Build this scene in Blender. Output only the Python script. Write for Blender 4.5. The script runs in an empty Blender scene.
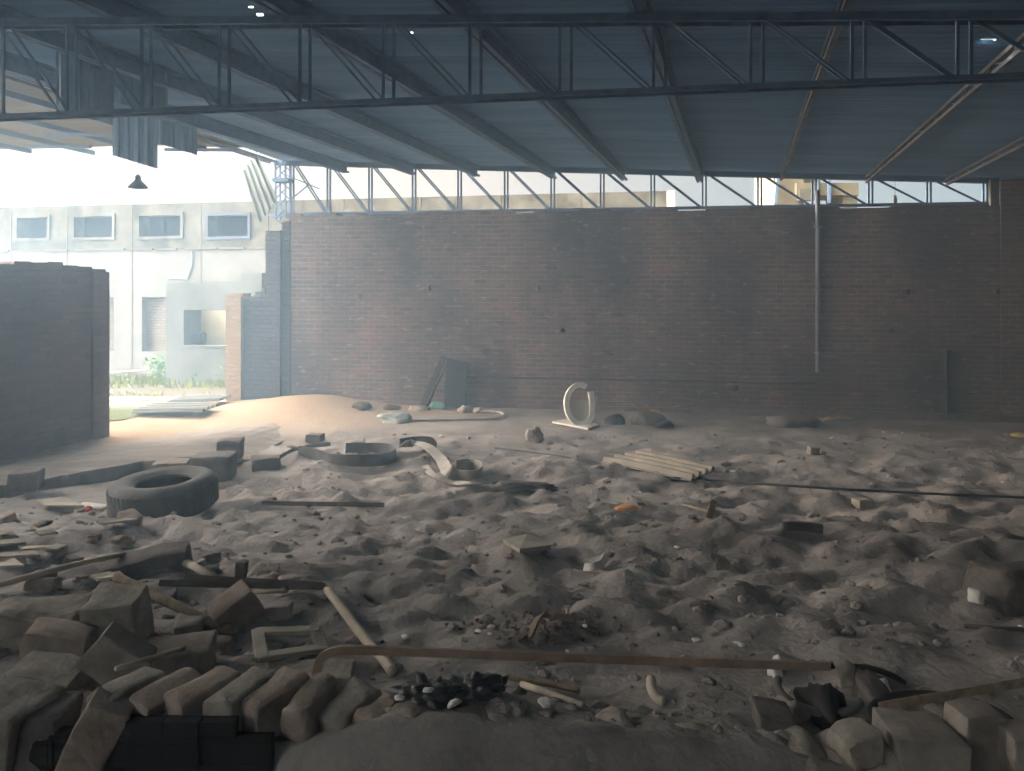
import bpy, bmesh, math, random
from mathutils import Vector, Matrix, noise, Euler

C = bpy.context.scene.collection
sc = bpy.context.scene
R = math.radians

# ---------------------------------------------------------------- camera
CAMZ, FPX, CX, HY = 2.3, 745.0, 512.0, 285.0
cam = bpy.data.cameras.new('camera')
cam.sensor_fit = 'HORIZONTAL'; cam.sensor_width = 36.0
cam.lens = 36.0 * FPX / 1024.0
cam.shift_y = -(385.5 - HY) / 1024.0
cam.clip_start = 0.05; cam.clip_end = 500
camo = bpy.data.objects.new('camera', cam); C.objects.link(camo)
camo.location = (0, 0, CAMZ); camo.rotation_euler = (R(90), 0, 0)
sc.camera = camo

# ---------------------------------------------------------------- sky and exposure
SKY_LOW, SKY_MID, SKY_HIGH = 0.84, 1.25, 29.0
w = bpy.data.worlds.new('sky'); sc.world = w; w.use_nodes = True
nt = w.node_tree; nt.nodes.clear()
tc = nt.nodes.new('ShaderNodeTexCoord')
dot = nt.nodes.new('ShaderNodeVectorMath'); dot.operation = 'DOT_PRODUCT'
nrm = nt.nodes.new('ShaderNodeVectorMath'); nrm.operation = 'NORMALIZE'
nt.links.new(tc.outputs['Generated'], nrm.inputs[0])
nt.links.new(nrm.outputs['Vector'], dot.inputs[0])
dot.inputs[1].default_value = Vector((-0.80, 0.22, 0.56)).normalized()
rampc = nt.nodes.new('ShaderNodeValToRGB')
mr0 = nt.nodes.new('ShaderNodeMapRange')
mr0.inputs['From Min'].default_value = -0.25; mr0.inputs['From Max'].default_value = 0.5
nt.links.new(dot.outputs['Value'], mr0.inputs['Value'])
nt.links.new(mr0.outputs['Result'], rampc.inputs['Fac'])
e = rampc.color_ramp.elements
e[0].position = 0.0; e[0].color = (0.60, 0.83, 1.0, 1)
e[1].position = 0.95; e[1].color = (1.0, 1.0, 0.99, 1)
x = e.new(0.35); x.color = (0.70, 0.88, 1.0, 1)
def mrange(src, a, b, c=0.0, d=1.0):
    n = nt.nodes.new('ShaderNodeMapRange'); n.interpolation_type = 'SMOOTHSTEP'
    for k, v in zip(('From Min', 'From Max', 'To Min', 'To Max'), (a, b, c, d)): n.inputs[k].default_value = v
    nt.links.new(src, n.inputs['Value']); return n.outputs['Result']
def mth(op, a, b):
    n = nt.nodes.new('ShaderNodeMath'); n.operation = op
    for i, v in enumerate((a, b)):
        if isinstance(v, (int, float)): n.inputs[i].default_value = v
        else: nt.links.new(v, n.inputs[i])
    return n.outputs[0]
sep = nt.nodes.new('ShaderNodeSeparateXYZ'); nt.links.new(nrm.outputs['Vector'], sep.inputs[0])
base = mrange(dot.outputs['Value'], 0.0, 0.6, SKY_LOW, SKY_MID)
glow = mth('POWER', mrange(dot.outputs['Value'], 0.25, 1.0), 1.2)                       # the bright haze round the sun, up to the left
clear = mth('MAXIMUM', mrange(sep.outputs['Z'], 0.20, 0.42), mrange(sep.outputs['X'], -0.68, -0.92))   # paler towards the horizon ahead
mul = nt.nodes.new('ShaderNodeMath'); mul.operation = 'ADD'
nt.links.new(base, mul.inputs[0]); nt.links.new(mth('MULTIPLY', mth('MULTIPLY', glow, clear), SKY_HIGH), mul.inputs[1])
bg = nt.nodes.new('ShaderNodeBackground'); wo = nt.nodes.new('ShaderNodeOutputWorld')
nt.links.new(rampc.outputs['Color'], bg.inputs['Color']); nt.links.new(mul.outputs['Value'], bg.inputs['Strength'])
nt.links.new(bg.outputs['Background'], wo.inputs['Surface'])
sc.view_settings.view_transform = 'Standard'; sc.view_settings.look = 'None'
sc.view_settings.gamma = 1.0; sc.view_settings.use_curve_mapping = False
sc.view_settings.exposure = 0.22
sc.cycles.use_denoising = True
sc.cycles.max_bounces = 8; sc.cycles.diffuse_bounces = 5
sc.cycles.sample_clamp_indirect = 6.0

# ---------------------------------------------------------------- frames and measures
TH = R(9.0); CS, SN = math.cos(TH), math.sin(TH)
P0 = Vector((0, 13.91, 0))                       # a point of the brick back wall
HROT = Euler((0, 0, -TH)).to_matrix().to_4x4()
HALL = Matrix.Translation(P0) @ HROT             # hall frame: s along the back wall, t outwards, z up
def W(s, t, z): return HALL @ Vector((s, t, z))
def wallpt(px, py, t=0.0):                       # pixel -> (s, z) on the hall plane t
    a = (px - CX) / FPX
    Y = (t + P0.y * CS) / (a * SN + CS)
    X = a * Y
    return X * CS - (Y - P0.y) * SN, CAMZ - (py - HY) / FPX * Y
def at_Y(px, py, Y): return Vector(((px - CX) / FPX * Y, Y, CAMZ - (py - HY) / FPX * Y))
def zroof(s): return 4.52 - 0.0493 * s
def roofpt(px, py):                              # pixel -> (s, t) on the roof plane
    a, b = (px - CX) / FPX, (HY - py) / FPX
    Y = 8.0
    for _ in range(40):
        X = a * Y; s = X * CS - (Y - P0.y) * SN
        Y = (zroof(s) - CAMZ) / b
    X = a * Y
    return X * CS - (Y - P0.y) * SN, X * SN + (Y - P0.y) * CS
def smooth(a, b, x):
    t = max(0.0, min(1.0, (x - a) / (b - a))); return t * t * (3 - 2 * t)
def fbm(x, y, s, o=3, z=0.0): return noise.fractal(Vector((x * s, y * s, z)), 1.0, 2.0, o)
def G(X, Y):                                     # height of the dirt floor
    d = 8.0 - Y
    z = 0.0 if d <= -1 else (0.14 * (d + 1) ** 2 / 4 if d < 1 else 0.14 * d)
    if Y < 3.2:
        ridge = 0.06 + 0.06 * smooth(-0.75, -0.3, X) - 0.05 * smooth(-0.2, 0.6, X) - 0.14 * smooth(0.75, 1.25, X)
        z += ridge * smooth(2.9, 2.6, Y)
    z -= 0.03 * smooth(3.9, 3.0, Y)
    z += 0.16 * math.exp(-(((X + 2.2) / 0.75) ** 2 + ((Y - 3.3) / 0.8) ** 2))     # rubble heap
    z += 0.10 * math.exp(-(((X + 3.4) / 0.9) ** 2 + ((Y - 6.0) / 0.8) ** 2))
    z += 0.20 * math.exp(-(((X + 3.9) / 1.1) ** 2 + ((Y - 14.2) / 0.8) ** 2))     # sand heap at the wall
    z += 0.10 * math.exp(-(((X - 2.6) / 2.2) ** 2 + ((Y - 5.6) / 0.5) ** 2))
    z += 0.14 * math.exp(-(((X - 3.2) / 0.7) ** 2 + ((Y - 4.9) / 0.35) ** 2))
    rough = smooth(12.5, 8.0, Y) * (0.35 + 0.65 * smooth(-4.6, -1.5, X + 0.25 * (9 - Y)))
    rough *= 0.22 + 0.78 * smooth(2.9, 4.0, Y)
    n1 = fbm(X, Y * 1.25, 0.9, 3, 3.1)
    n2 = fbm(X, Y * 1.35, 2.6, 3, 7.7)
    n3 = abs(fbm(X, Y * 1.2, 5.0, 3, 1.3))
    z += 0.05 * n1 * (0.4 + rough) + rough * (0.082 * n2 + 0.05 * (n3 - 0.2)) + 0.010 * n2
    # the front of the low wall drops away towards the viewer
    edge = 2.41 + 0.025 * noise.noise(Vector((X * 5, 0, 9))) + 0.0
    if Y < edge:
        z -= (edge - Y) * (6.0 if X < -0.78 else 1.35) * (1 + 0.3 * noise.noise(Vector((X * 6, Y * 9, 2))))
    return max(z, -0.1)
def at(px, py):                                  # pixel -> point on the dirt floor
    a, b = (px - CX) / FPX, (py - HY) / FPX
    Y = 2.0; pY = Y
    while Y < 26:
        if CAMZ - b * Y <= G(a * Y, Y): break
        pY = Y; Y += 0.03
    lo, hi = pY, Y
    for _ in range(12):
        m = (lo + hi) / 2
        if CAMZ - b * m <= G(a * m, m): hi = m
        else: lo = m
    return Vector((a * hi, hi, G(a * hi, hi)))

# ---------------------------------------------------------------- materials
def lin(c):
    return tuple((v / 255 / 12.92 if v / 255 <= 0.04045 else ((v / 255 + 0.055) / 1.055) ** 2.4) for v in c) + (1,)
def new_mat(name):
    m = bpy.data.materials.new(name); m.use_nodes = True
    return m, m.node_tree, m.node_tree.nodes['Principled BSDF']
def grime(name, c1, c2, scale=6.0, rough=0.85, bump=0.3, metal=0.0, stretch=(1, 1, 1), detail=5, fine=40.0, spec=0.3, dist=0.02):
    m, nt, b = new_mat(name)
    tc = nt.nodes.new('ShaderNodeTexCoord'); mp = nt.nodes.new('ShaderNodeMapping'); mp.inputs['Scale'].default_value = stretch
    nt.links.new(tc.outputs['Object'], mp.inputs['Vector'])
    n = nt.nodes.new('ShaderNodeTexNoise'); n.inputs['Scale'].default_value = scale; n.inputs['Detail'].default_value = detail
    n.inputs['Roughness'].default_value = 0.65
    nt.links.new(mp.outputs['Vector'], n.inputs['Vector'])
    r = nt.nodes.new('ShaderNodeValToRGB'); r.color_ramp.elements[0].position = 0.32; r.color_ramp.elements[1].position = 0.68
    r.color_ramp.elements[0].color = lin(c1); r.color_ramp.elements[1].color = lin(c2)
    nt.links.new(n.outputs['Fac'], r.inputs['Fac']); nt.links.new(r.outputs['Color'], b.inputs['Base Color'])
    b.inputs['Roughness'].default_value = rough; b.inputs['Metallic'].default_value = metal
    b.inputs['Specular IOR Level'].default_value = spec
    if bump:
        n2 = nt.nodes.new('ShaderNodeTexNoise'); n2.inputs['Scale'].default_value = fine; n2.inputs['Detail'].default_value = 4
        nt.links.new(mp.outputs['Vector'], n2.inputs['Vector'])
        bp = nt.nodes.new('ShaderNodeBump'); bp.inputs['Strength'].default_value = bump; bp.inputs['Distance'].default_value = dist
        nt.links.new(n2.outputs['Fac'], bp.inputs['Height']); nt.links.new(bp.outputs['Normal'], b.inputs['Normal'])
    return m
def brick_mat(name, c1, c2, mortar, soot, soot_amt=0.6, sx=1.0, pale=0.12):
    """bricks laid in UV metres, under patchy soot and lime"""
    m, nt, b = new_mat(name)
    uv = nt.nodes.new('ShaderNodeTexCoord')
    nz = nt.nodes.new('ShaderNodeTexNoise'); nz.inputs['Scale'].default_value = 3.0; nz.inputs['Detail'].default_value = 2
    nt.links.new(uv.outputs['UV'], nz.inputs['Vector'])
    wob = nt.nodes.new('ShaderNodeMix'); wob.data_type = 'VECTOR'; wob.blend_type = 'MIX' if hasattr(wob, 'blend_type') else wob.blend_type
    wob.inputs['Factor'].default_value = 0.012
    nt.links.new(uv.outputs['UV'], wob.inputs[4]); nt.links.new(nz.outputs['Color'], wob.inputs[5])
    br = nt.nodes.new('ShaderNodeTexBrick')
    br.inputs['Scale'].default_value = 1.0
    br.inputs['Brick Width'].default_value = 0.24 * sx; br.inputs['Row Height'].default_value = 0.085
    br.inputs['Mortar Size'].default_value = 0.010; br.inputs['Mortar Smooth'].default_value = 0.35
    br.inputs['Bias'].default_value = 0.0
    br.inputs['Color1'].default_value = lin(c1); br.inputs['Color2'].default_value = lin(c2); br.inputs['Mortar'].default_value = lin(mortar)
    nt.links.new(wob.outputs[1], br.inputs['Vector'])
    # big soot stains
    s1 = nt.nodes.new('ShaderNodeTexNoise'); s1.inputs['Scale'].default_value = 0.55; s1.inputs['Detail'].default_value = 6; s1.inputs['Roughness'].default_value = 0.6
    mp = nt.nodes.new('ShaderNodeMapping'); mp.inputs['Scale'].default_value = (1.0, 0.55, 1.0); mp.inputs['Location'].default_value = (2.3, 1.1, 0)
    nt.links.new(uv.outputs['UV'], mp.inputs['Vector']); nt.links.new(mp.outputs['Vector'], s1.inputs['Vector'])
    r1 = nt.nodes.new('ShaderNodeValToRGB'); r1.color_ramp.elements[0].position = 0.38; r1.color_ramp.elements[1].position = 0.62
    r1.color_ramp.elements[0].color = (0, 0, 0, 1); r1.color_ramp.elements[1].color = (soot_amt,) * 3 + (1,)
    nt.links.new(s1.outputs['Fac'], r1.inputs['Fac'])
    mx = nt.nodes.new('ShaderNodeMix'); mx.data_type = 'RGBA'
    nt.links.new(r1.outputs['Color'], mx.inputs['Factor']); nt.links.new(br.outputs['Color'], mx.inputs[6]); mx.inputs[7].default_value = lin(soot)
    # lime flecks
    s2 = nt.nodes.new('ShaderNodeTexNoise'); s2.inputs['Scale'].default_value = 7.0; s2.inputs['Detail'].default_value = 2
    mp2 = nt.nodes.new('ShaderNodeMapping'); mp2.inputs['Scale'].default_value = (0.6, 1.7, 1)
    nt.links.new(uv.outputs['UV'], mp2.inputs['Vector']); nt.links.new(mp2.outputs['Vector'], s2.inputs['Vector'])
    r2 = nt.nodes.new('ShaderNodeValToRGB'); r2.color_ramp.elements[0].position = 0.61; r2.color_ramp.elements[1].position = 0.70
    r2.color_ramp.elements[0].color = (0, 0, 0, 1); r2.color_ramp.elements[1].color = (pale * 4,) * 3 + (1,)
    nt.links.new(s2.outputs['Fac'], r2.inputs['Fac'])
    mx2 = nt.nodes.new('ShaderNodeMix'); mx2.data_type = 'RGBA'
    nt.links.new(r2.outputs['Color'], mx2.inputs['Factor']); nt.links.new(mx.outputs[2], mx2.inputs[6]); mx2.inputs[7].default_value = lin((168, 160, 152))
    nt.links.new(mx2.outputs[2], b.inputs['Base Color'])
    b.inputs['Roughness'].default_value = 0.92; b.inputs['Specular IOR Level'].default_value = 0.2
    inv = nt.nodes.new('ShaderNodeMath'); inv.operation = 'SUBTRACT'; inv.inputs[0].default_value = 1.0
    nt.links.new(br.outputs['Fac'], inv.inputs[1])
    n3 = nt.nodes.new('ShaderNodeTexNoise'); n3.inputs['Scale'].default_value = 9.0; n3.inputs['Detail'].default_value = 5
    nt.links.new(uv.outputs['UV'], n3.inputs['Vector'])
    ad = nt.nodes.new('ShaderNodeMath'); ad.operation = 'MULTIPLY_ADD'; ad.inputs[1].default_value = 1.2
    nt.links.new(n3.outputs['Fac'], ad.inputs[0]); nt.links.new(inv.outputs['Value'], ad.inputs[2])
    bp = nt.nodes.new('ShaderNodeBump'); bp.inputs['Strength'].default_value = 0.9; bp.inputs['Distance'].default_value = 0.02
    nt.links.new(ad.outputs['Value'], bp.inputs['Height']); nt.links.new(bp.outputs['Normal'], b.inputs['Normal'])
    return m
def dirt_mat():
    """sooty grey earth, drifted over with tan sand by the gate"""
    m, nt, b = new_mat('dirt')
    tc = nt.nodes.new('ShaderNodeTexCoord')
    n = nt.nodes.new('ShaderNodeTexNoise'); n.inputs['Scale'].default_value = 1.1; n.inputs['Detail'].default_value = 8; n.inputs['Roughness'].default_value = 0.7
    nt.links.new(tc.outputs['Object'], n.inputs['Vector'])
    r = nt.nodes.new('ShaderNodeValToRGB'); el = r.color_ramp.elements
    el[0].position = 0.30; el[0].color = lin((98, 95, 92)); el[1].position = 0.72; el[1].color = lin((170, 164, 157))
    x = el.new(0.5); x.color = lin((141, 136, 131))
    nt.links.new(n.outputs['Fac'], r.inputs['Fac'])
    # sand: near the gate
    sep = nt.nodes.new('ShaderNodeSeparateXYZ'); nt.links.new(tc.outputs['Object'], sep.inputs[0])
    a1 = nt.nodes.new('ShaderNodeMath'); a1.operation = 'MULTIPLY_ADD'; a1.inputs[1].default_value = -0.55; a1.inputs[2].default_value = 0.0
    nt.links.new(sep.outputs['X'], a1.inputs[0])
    a2 = nt.nodes.new('ShaderNodeMath'); a2.operation = 'MULTIPLY_ADD'; a2.inputs[1].default_value = 0.62
    nt.links.new(sep.outputs['Y'], a2.inputs[0]); nt.links.new(a1.outputs[0], a2.inputs[2])
    n5 = nt.nodes.new('ShaderNodeTexNoise'); n5.inputs['Scale'].default_value = 0.9; n5.inputs['Detail'].default_value = 6
    nt.links.new(tc.outputs['Object'], n5.inputs['Vector'])
    a3 = nt.nodes.new('ShaderNodeMath'); a3.operation = 'MULTIPLY_ADD'; a3.inputs[1].default_value = 3.0
    nt.links.new(n5.outputs['Fac'], a3.inputs[0]); nt.links.new(a2.outputs[0], a3.inputs[2])
    mr = nt.nodes.new('ShaderNodeMapRange'); mr.inputs['From Min'].default_value = 9.2; mr.inputs['From Max'].default_value = 12.2; mr.interpolation_type = 'SMOOTHSTEP'
    nt.links.new(a3.outputs[0], mr.inputs['Value'])
    mx = nt.nodes.new('ShaderNodeMix'); mx.data_type = 'RGBA'
    nt.links.new(mr.outputs['Result'], mx.inputs['Factor']); nt.links.new(r.outputs['Color'], mx.inputs[6]); mx.inputs[7].default_value = lin((146, 127, 104))
    nt.links.new(mx.outputs[2], b.inputs['Base Color'])
    b.inputs['Roughness'].default_value = 0.97; b.inputs['Specular IOR Level'].default_value = 0.1
    n2 = nt.nodes.new('ShaderNodeTexNoise'); n2.inputs['Scale'].default_value = 22; n2.inputs['Detail'].default_value = 6
    nt.links.new(tc.outputs['Object'], n2.inputs['Vector'])
    bp = nt.nodes.new('ShaderNodeBump'); bp.inputs['Strength'].default_value = 0.6; bp.inputs['Distance'].default_value = 0.03
    nt.links.new(n2.outputs['Fac'], bp.inputs['Height']); nt.links.new(bp.outputs['Normal'], b.inputs['Normal'])
    return m

M = {}
M['dirt'] = dirt_mat()
M['brick'] = brick_mat('sooty_brick', (140, 112, 102), (102, 92, 89), (146, 139, 133), (54, 52, 53), 0.75)
M['brick_left'] = brick_mat('grey_brick', (150, 134, 130), (130, 118, 118), (138, 130, 127), (104, 98, 100), 0.5, pale=0.03)
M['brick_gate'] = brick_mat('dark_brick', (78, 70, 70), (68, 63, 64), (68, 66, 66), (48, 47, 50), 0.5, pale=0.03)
M['brick_black'] = brick_mat('shade_black_brick', (44, 41, 40), (36, 34, 34), (40, 38, 37), (26, 25, 25), 0.5, pale=0.02)  # black tone carries the shade on the low wall's front
M['brick_tan'] = brick_mat('dusty_brick', (168, 142, 112), (152, 127, 99), (156, 138, 114), (132, 110, 90), 0.3, pale=0.05)
M['roof'] = grime('roof_sheet_metal', (112, 146, 178), (146, 178, 206), 1.3, 0.7, 0.0, 0.0, (0.25, 2.4, 1))
M['roof_lit_tan'] = grime('lit_tan_sheet', (116, 110, 100), (148, 142, 130), 1.2, 0.8, 0.0, 0.0, (0.4, 2.0, 1))  # light from outside put into a tan sheet colour
M['steel'] = grime('sooty_steel', (92, 116, 142), (120, 142, 166), 8, 0.7, 0.1)
M['steel_light'] = grime('worn_steel', (88, 90, 96), (130, 132, 138), 5, 0.65, 0.1)
M['sheet'] = grime('galvanised_sheet', (128, 138, 138), (160, 168, 164), 2.5, 0.6, 0.05)
M['sheet_dark'] = grime('grimy_sheet', (104, 124, 144), (134, 154, 172), 2.0, 0.7, 0.05)
M['sheet_gate'] = grime('dull_gate_sheet', (82, 84, 82), (108, 110, 106), 2.5, 0.8, 0.05)
M['iron'] = grime('dark_iron', (50, 52, 58), (72, 74, 80), 6, 0.8, 0.1)
M['tower'] = grime('tower_plaster', (112, 106, 88), (136, 129, 108), 1.0, 0.95, 0.1)
M['ground_dark'] = grime('low_bounce_ground', (52, 49, 46), (74, 70, 66), 3, 0.95, 0.4)  # dark tone keeps bounced light off the low wall
M['asbestos'] = grime('grey_cement_sheet', (120, 116, 106), (170, 164, 150), 3.0, 0.9, 0.2)
M['concrete'] = grime('grey_concrete', (112, 106, 100), (158, 150, 140), 5, 0.93, 0.5, fine=30)
M['concrete_dark'] = grime('dirty_concrete', (84, 80, 78), (120, 114, 108), 6, 0.93, 0.5, fine=30)
M['stone'] = grime('dusty_stone', (118, 112, 104), (170, 162, 150), 7, 0.95, 0.6, fine=26)
M['old_brick'] = grime('old_brick_piece', (122, 108, 98), (172, 159, 146), 7, 0.95, 0.6, fine=26)
M['rubber'] = grime('dusty_rubber', (78, 78, 78), (112, 110, 106), 5, 0.85, 0.2)
M['rubber_dark'] = grime('black_rubber', (36, 36, 36), (62, 60, 58), 6, 0.8, 0.2)
M['tread'] = grime('pale_rubber_band', (140, 138, 130), (182, 178, 168), 4, 0.8, 0.2)
M['wood'] = grime('weathered_wood', (112, 100, 84), (156, 142, 120), 4, 0.9, 0.3, stretch=(6, 1, 6))
M['wood_dark'] = grime('dark_wood', (60, 54, 50), (88, 80, 72), 4, 0.9, 0.3)
M['pale_wood'] = grime('bleached_wood', (160, 150, 134), (196, 186, 168), 5, 0.9, 0.3)
M['rust'] = grime('rusty_strip', (118, 98, 84), (162, 144, 128), 6, 0.8, 0.2)
M['white'] = grime('white_plastic', (196, 196, 190), (226, 226, 220), 4, 0.5, 0.0)
M['paper'] = grime('pale_paper', (206, 204, 196), (232, 230, 224), 4, 0.8, 0.0)
M['orange'] = grime('orange_scrap', (196, 132, 72), (214, 160, 104), 6, 0.8, 0.0)
M['yellow'] = grime('yellow_scrap', (206, 190, 110), (222, 206, 140), 6, 0.8, 0.0)
M['teal'] = grime('teal_cloth', (96, 172, 150), (130, 200, 176), 6, 0.8, 0.2)
M['red'] = grime('red_print', (190, 84, 74), (204, 100, 90), 6, 0.7, 0.0)
M['black'] = grime('black_plastic', (30, 30, 31), (48, 47, 46), 4, 0.35, 0.2, spec=0.5)
M['plaster'] = grime('limewashed_plaster', (108, 108, 105), (134, 134, 131), 0.9, 0.95, 0.15)
M['plaster_up'] = grime('stained_plaster', (56, 54, 47), (126, 124, 113), 1.3, 0.95, 0.2, detail=8)
M['cement'] = grime('grey_cement_render', (80, 84, 81), (108, 110, 106), 1.2, 0.95, 0.2)
M['cream'] = grime('cream_plaster', (228, 212, 172), (238, 226, 192), 1.0, 0.95, 0.1)
M['glass_dark'] = grime('dark_window_pane', (12, 18, 28), (20, 28, 40), 1.0, 0.7, 0.0, spec=0.1)
M['joint'] = grime('dark_joint', (92, 88, 78), (120, 116, 104), 6, 0.95, 0.0)
M['grass'] = grime('dry_grass', (96, 110, 30), (140, 144, 58), 1.2, 0.9, 0.0)
M['leaf'] = grime('green_leaf', (66, 104, 42), (104, 140, 66), 9, 0.8, 0.0)
M['yard'] = grime('sandy_yard', (56, 50, 35), (76, 69, 51), 1.5, 0.95, 0.4)
M['moss'] = grime('grassy_earth', (62, 76, 30), (88, 92, 52), 1.0, 0.95, 0.4)
def net_mat():
    m, nt, b = new_mat('grey_net')
    b.inputs['Base Color'].default_value = lin((190, 190, 182)); b.inputs['Roughness'].default_value = 0.7
    b.inputs['Alpha'].default_value = 0.62
    return m
M['net'] = net_mat()

# ---------------------------------------------------------------- building helpers
def obj(name, bm, mat, parent=None, mw=None, smooth=False, box_uv=False):
    if box_uv:
        uvl = bm.loops.layers.uv.verify()
        for f in bm.faces:
            n = f.normal if f.normal.length > 0 else Vector((0, 0, 1))
            f.normal_update(); n = f.normal
            ax = max(range(3), key=lambda i: abs(n[i]))
            for l in f.loops:
                c = l.vert.co
                l[uvl].uv = (c.x, c.z) if ax == 1 else ((c.y, c.z) if ax == 0 else (c.x, c.y))
    me = bpy.data.meshes.new(name); bm.to_mesh(me); bm.free()
    if smooth:
        for p in me.polygons: p.use_smooth = True
    if mat is not None: me.materials.append(M[mat] if isinstance(mat, str) else mat)
    o = bpy.data.objects.new(name, me); C.objects.link(o)
    if mw is not None: o.matrix_world = mw
    if parent is not None: o.parent = parent
    return o
def tag(o, label, cat, group=None):
    o['label'] = label; o['category'] = cat
    if group: o['group'] = group
    return o
def struct(o): o['kind'] = 'structure'; return o
def thing(name, label, cat, loc=(0, 0, 0), rot=(0, 0, 0), group=None):
    o = bpy.data.objects.new(name, None); C.objects.link(o)
    o.location = loc; o.rotation_euler = rot; o.empty_display_size = 0.1
    return tag(o, label, cat, group)
def hall_thing(name, label, cat, group=None):
    o = thing(name, label, cat, group=group); o.matrix_world = HALL.copy(); return o
def box(bm, x0, x1, y0, y1, z0, z1):
    vs = [bm.verts.new((x, y, z)) for x in (x0, x1) for y in (y0, y1) for z in (z0, z1)]
    for q in ((0, 1, 3, 2), (4, 6, 7, 5), (0, 4, 5, 1), (2, 3, 7, 6), (0, 2, 6, 4), (1, 5, 7, 3)):
        bm.faces.new([vs[i] for i in q])
    return vs
def bar(bm, a, b, w, h=None, up=(0, 0, 1)):
    """a rectangular bar from a to b, w across, h along up"""
    a, b = Vector(a), Vector(b); h = h or w
    d = (b - a).normalized(); u = Vector(up)
    sd = d.cross(u)
    if sd.length < 1e-4: sd = d.cross(Vector((1, 0, 0)))
    sd.normalize(); u = sd.cross(d).normalized()
    vs = []
    for p in (a, b):
        for i, j in ((-1, -1), (1, -1), (1, 1), (-1, 1)):
            vs.append(bm.verts.new(p + sd * (w / 2 * i) + u * (h / 2 * j)))
    for q in ((3, 2, 1, 0), (4, 5, 6, 7), (0, 1, 5, 4), (1, 2, 6, 5), (2, 3, 7, 6), (3, 0, 4, 7)):
        bm.faces.new([vs[i] for i in q])
def tube(bm, pts, r, n=8, close=False, taper=None):
    pts = [Vector(p) for p in pts]; rings = []
    L = len(pts); prev = None
    for i, p in enumerate(pts):
        d = (pts[(i + 1) % L] - pts[i - 1]) if close else (pts[min(i + 1, L - 1)] - pts[max(i - 1, 0)])
        d.normalize()
        if prev is None:
            ref = Vector((0, 0, 1)) if abs(d.z) < 0.9 else Vector((1, 0, 0))
            a = d.cross(ref).normalized()
        else:
            a = (prev - d * prev.dot(d)).normalized()
        prev = a; bb = d.cross(a)
        rr = r * (taper(i / (L - 1)) if taper else 1)
        rings.append([bm.verts.new(p + (a * math.cos(2 * math.pi * k / n) + bb * math.sin(2 * math.pi * k / n)) * rr) for k in range(n)])
    for i in range(L if close else L - 1):
        A, B = rings[i], rings[(i + 1) % L]
        for k in range(n): bm.faces.new((A[k], A[(k + 1) % n], B[(k + 1) % n], B[k]))
    if not close:
        bm.faces.new(rings[0][::-1]); bm.faces.new(rings[-1])
def ribbon(bm, pts, sides, width, thick):
    """a flat strip along pts; sides: the direction of its width at each point"""
    pts = [Vector(p) for p in pts]; L = len(pts); rings = []
    for i, p in enumerate(pts):
        d = (pts[min(i + 1, L - 1)] - pts[max(i - 1, 0)]).normalized()
        s = Vector(sides[i] if isinstance(sides, list) else sides); s = (s - d * s.dot(d)).normalized(); n = d.cross(s)
        rings.append([bm.verts.new(p + s * (width / 2 * i2) + n * (thick / 2 * j)) for i2, j in ((-1, -1), (1, -1), (1, 1), (-1, 1))])
    for A, B in zip(rings, rings[1:]):
        for k in range(4): bm.faces.new((A[k], A[(k + 1) % 4], B[(k + 1) % 4], B[k]))
    bm.faces.new(rings[0][::-1]); bm.faces.new(rings[-1])
def spline(pts, n=8):
    pts = [Vector(p) for p in pts]; out = []
    for i in range(len(pts) - 1):
        p0, p1, p2, p3 = pts[max(i - 1, 0)], pts[i], pts[i + 1], pts[min(i + 2, len(pts) - 1)]
        for k in range(n):
            t = k / n
            out.append(0.5 * ((2 * p1) + (p2 - p0) * t + (2 * p0 - 5 * p1 + 4 * p2 - p3) * t * t + (3 * p1 - p0 - 3 * p2 + p3) * t ** 3))
    out.append(pts[-1]); return out
def rough_block(dx, dy, dz, seed, amp=0.012, cuts=4, chip=0.12):
    """a worn block: bevelled, dented, with its base at z = 0"""
    bm = bmesh.new(); bmesh.ops.create_cube(bm, size=1.0)
    for v in bm.verts: v.co = Vector((v.co.x * dx, v.co.y * dy, (v.co.z + 0.5) * dz))
    bmesh.ops.bevel(bm, geom=list(bm.edges), offset=min(dx, dy, dz) * chip, segments=2, profile=0.6, affect='EDGES')
    bmesh.ops.subdivide_edges(bm, edges=list(bm.edges), cuts=max(1, cuts - 2), use_grid_fill=True)
    for v in bm.verts:
        p = v.co * 6 + Vector((seed * 7.3, seed * 3.1, 0))
        q = v.co * 22 + Vector((seed * 5.3, seed, 4))
        f = noise.noise_vector(p) * amp * 1.5 + noise.noise_vector(q) * amp * 0.5
        v.co += f
    bm.normal_update()
    return bm
def lump(r, seed, flat=0.7, amp=0.35, sub=3):
    bm = bmesh.new(); bmesh.ops.create_icosphere(bm, subdivisions=sub, radius=1.0)
    for v in bm.verts:
        p = v.co * 1.1 + Vector((seed * 3.7, seed * 1.9, seed))
        k = 1 + amp * noise.noise(p) + amp * 0.5 * noise.noise(p * 2.7)
        v.co = Vector((v.co.x * r[0] * k, v.co.y * r[1] * k, v.co.z * r[2] * k))
    return bm
def crumple(r, seed):
    bm = bmesh.new(); bmesh.ops.create_icosphere(bm, subdivisions=4, radius=1.0)
    for v in bm.verts:
        q = v.co * 2.2 + Vector((seed, 0, 0))
        k = 1 + 0.9 * abs(noise.noise(q)) + 0.5 * abs(noise.noise(q * 2.3)) - 0.35
        v.co = Vector((v.co.x * r[0] * k, v.co.y * r[1] * k, v.co.z * r[2] * k * (1.6 if v.co.z > 0 else 0.5)))
    return bm
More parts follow.
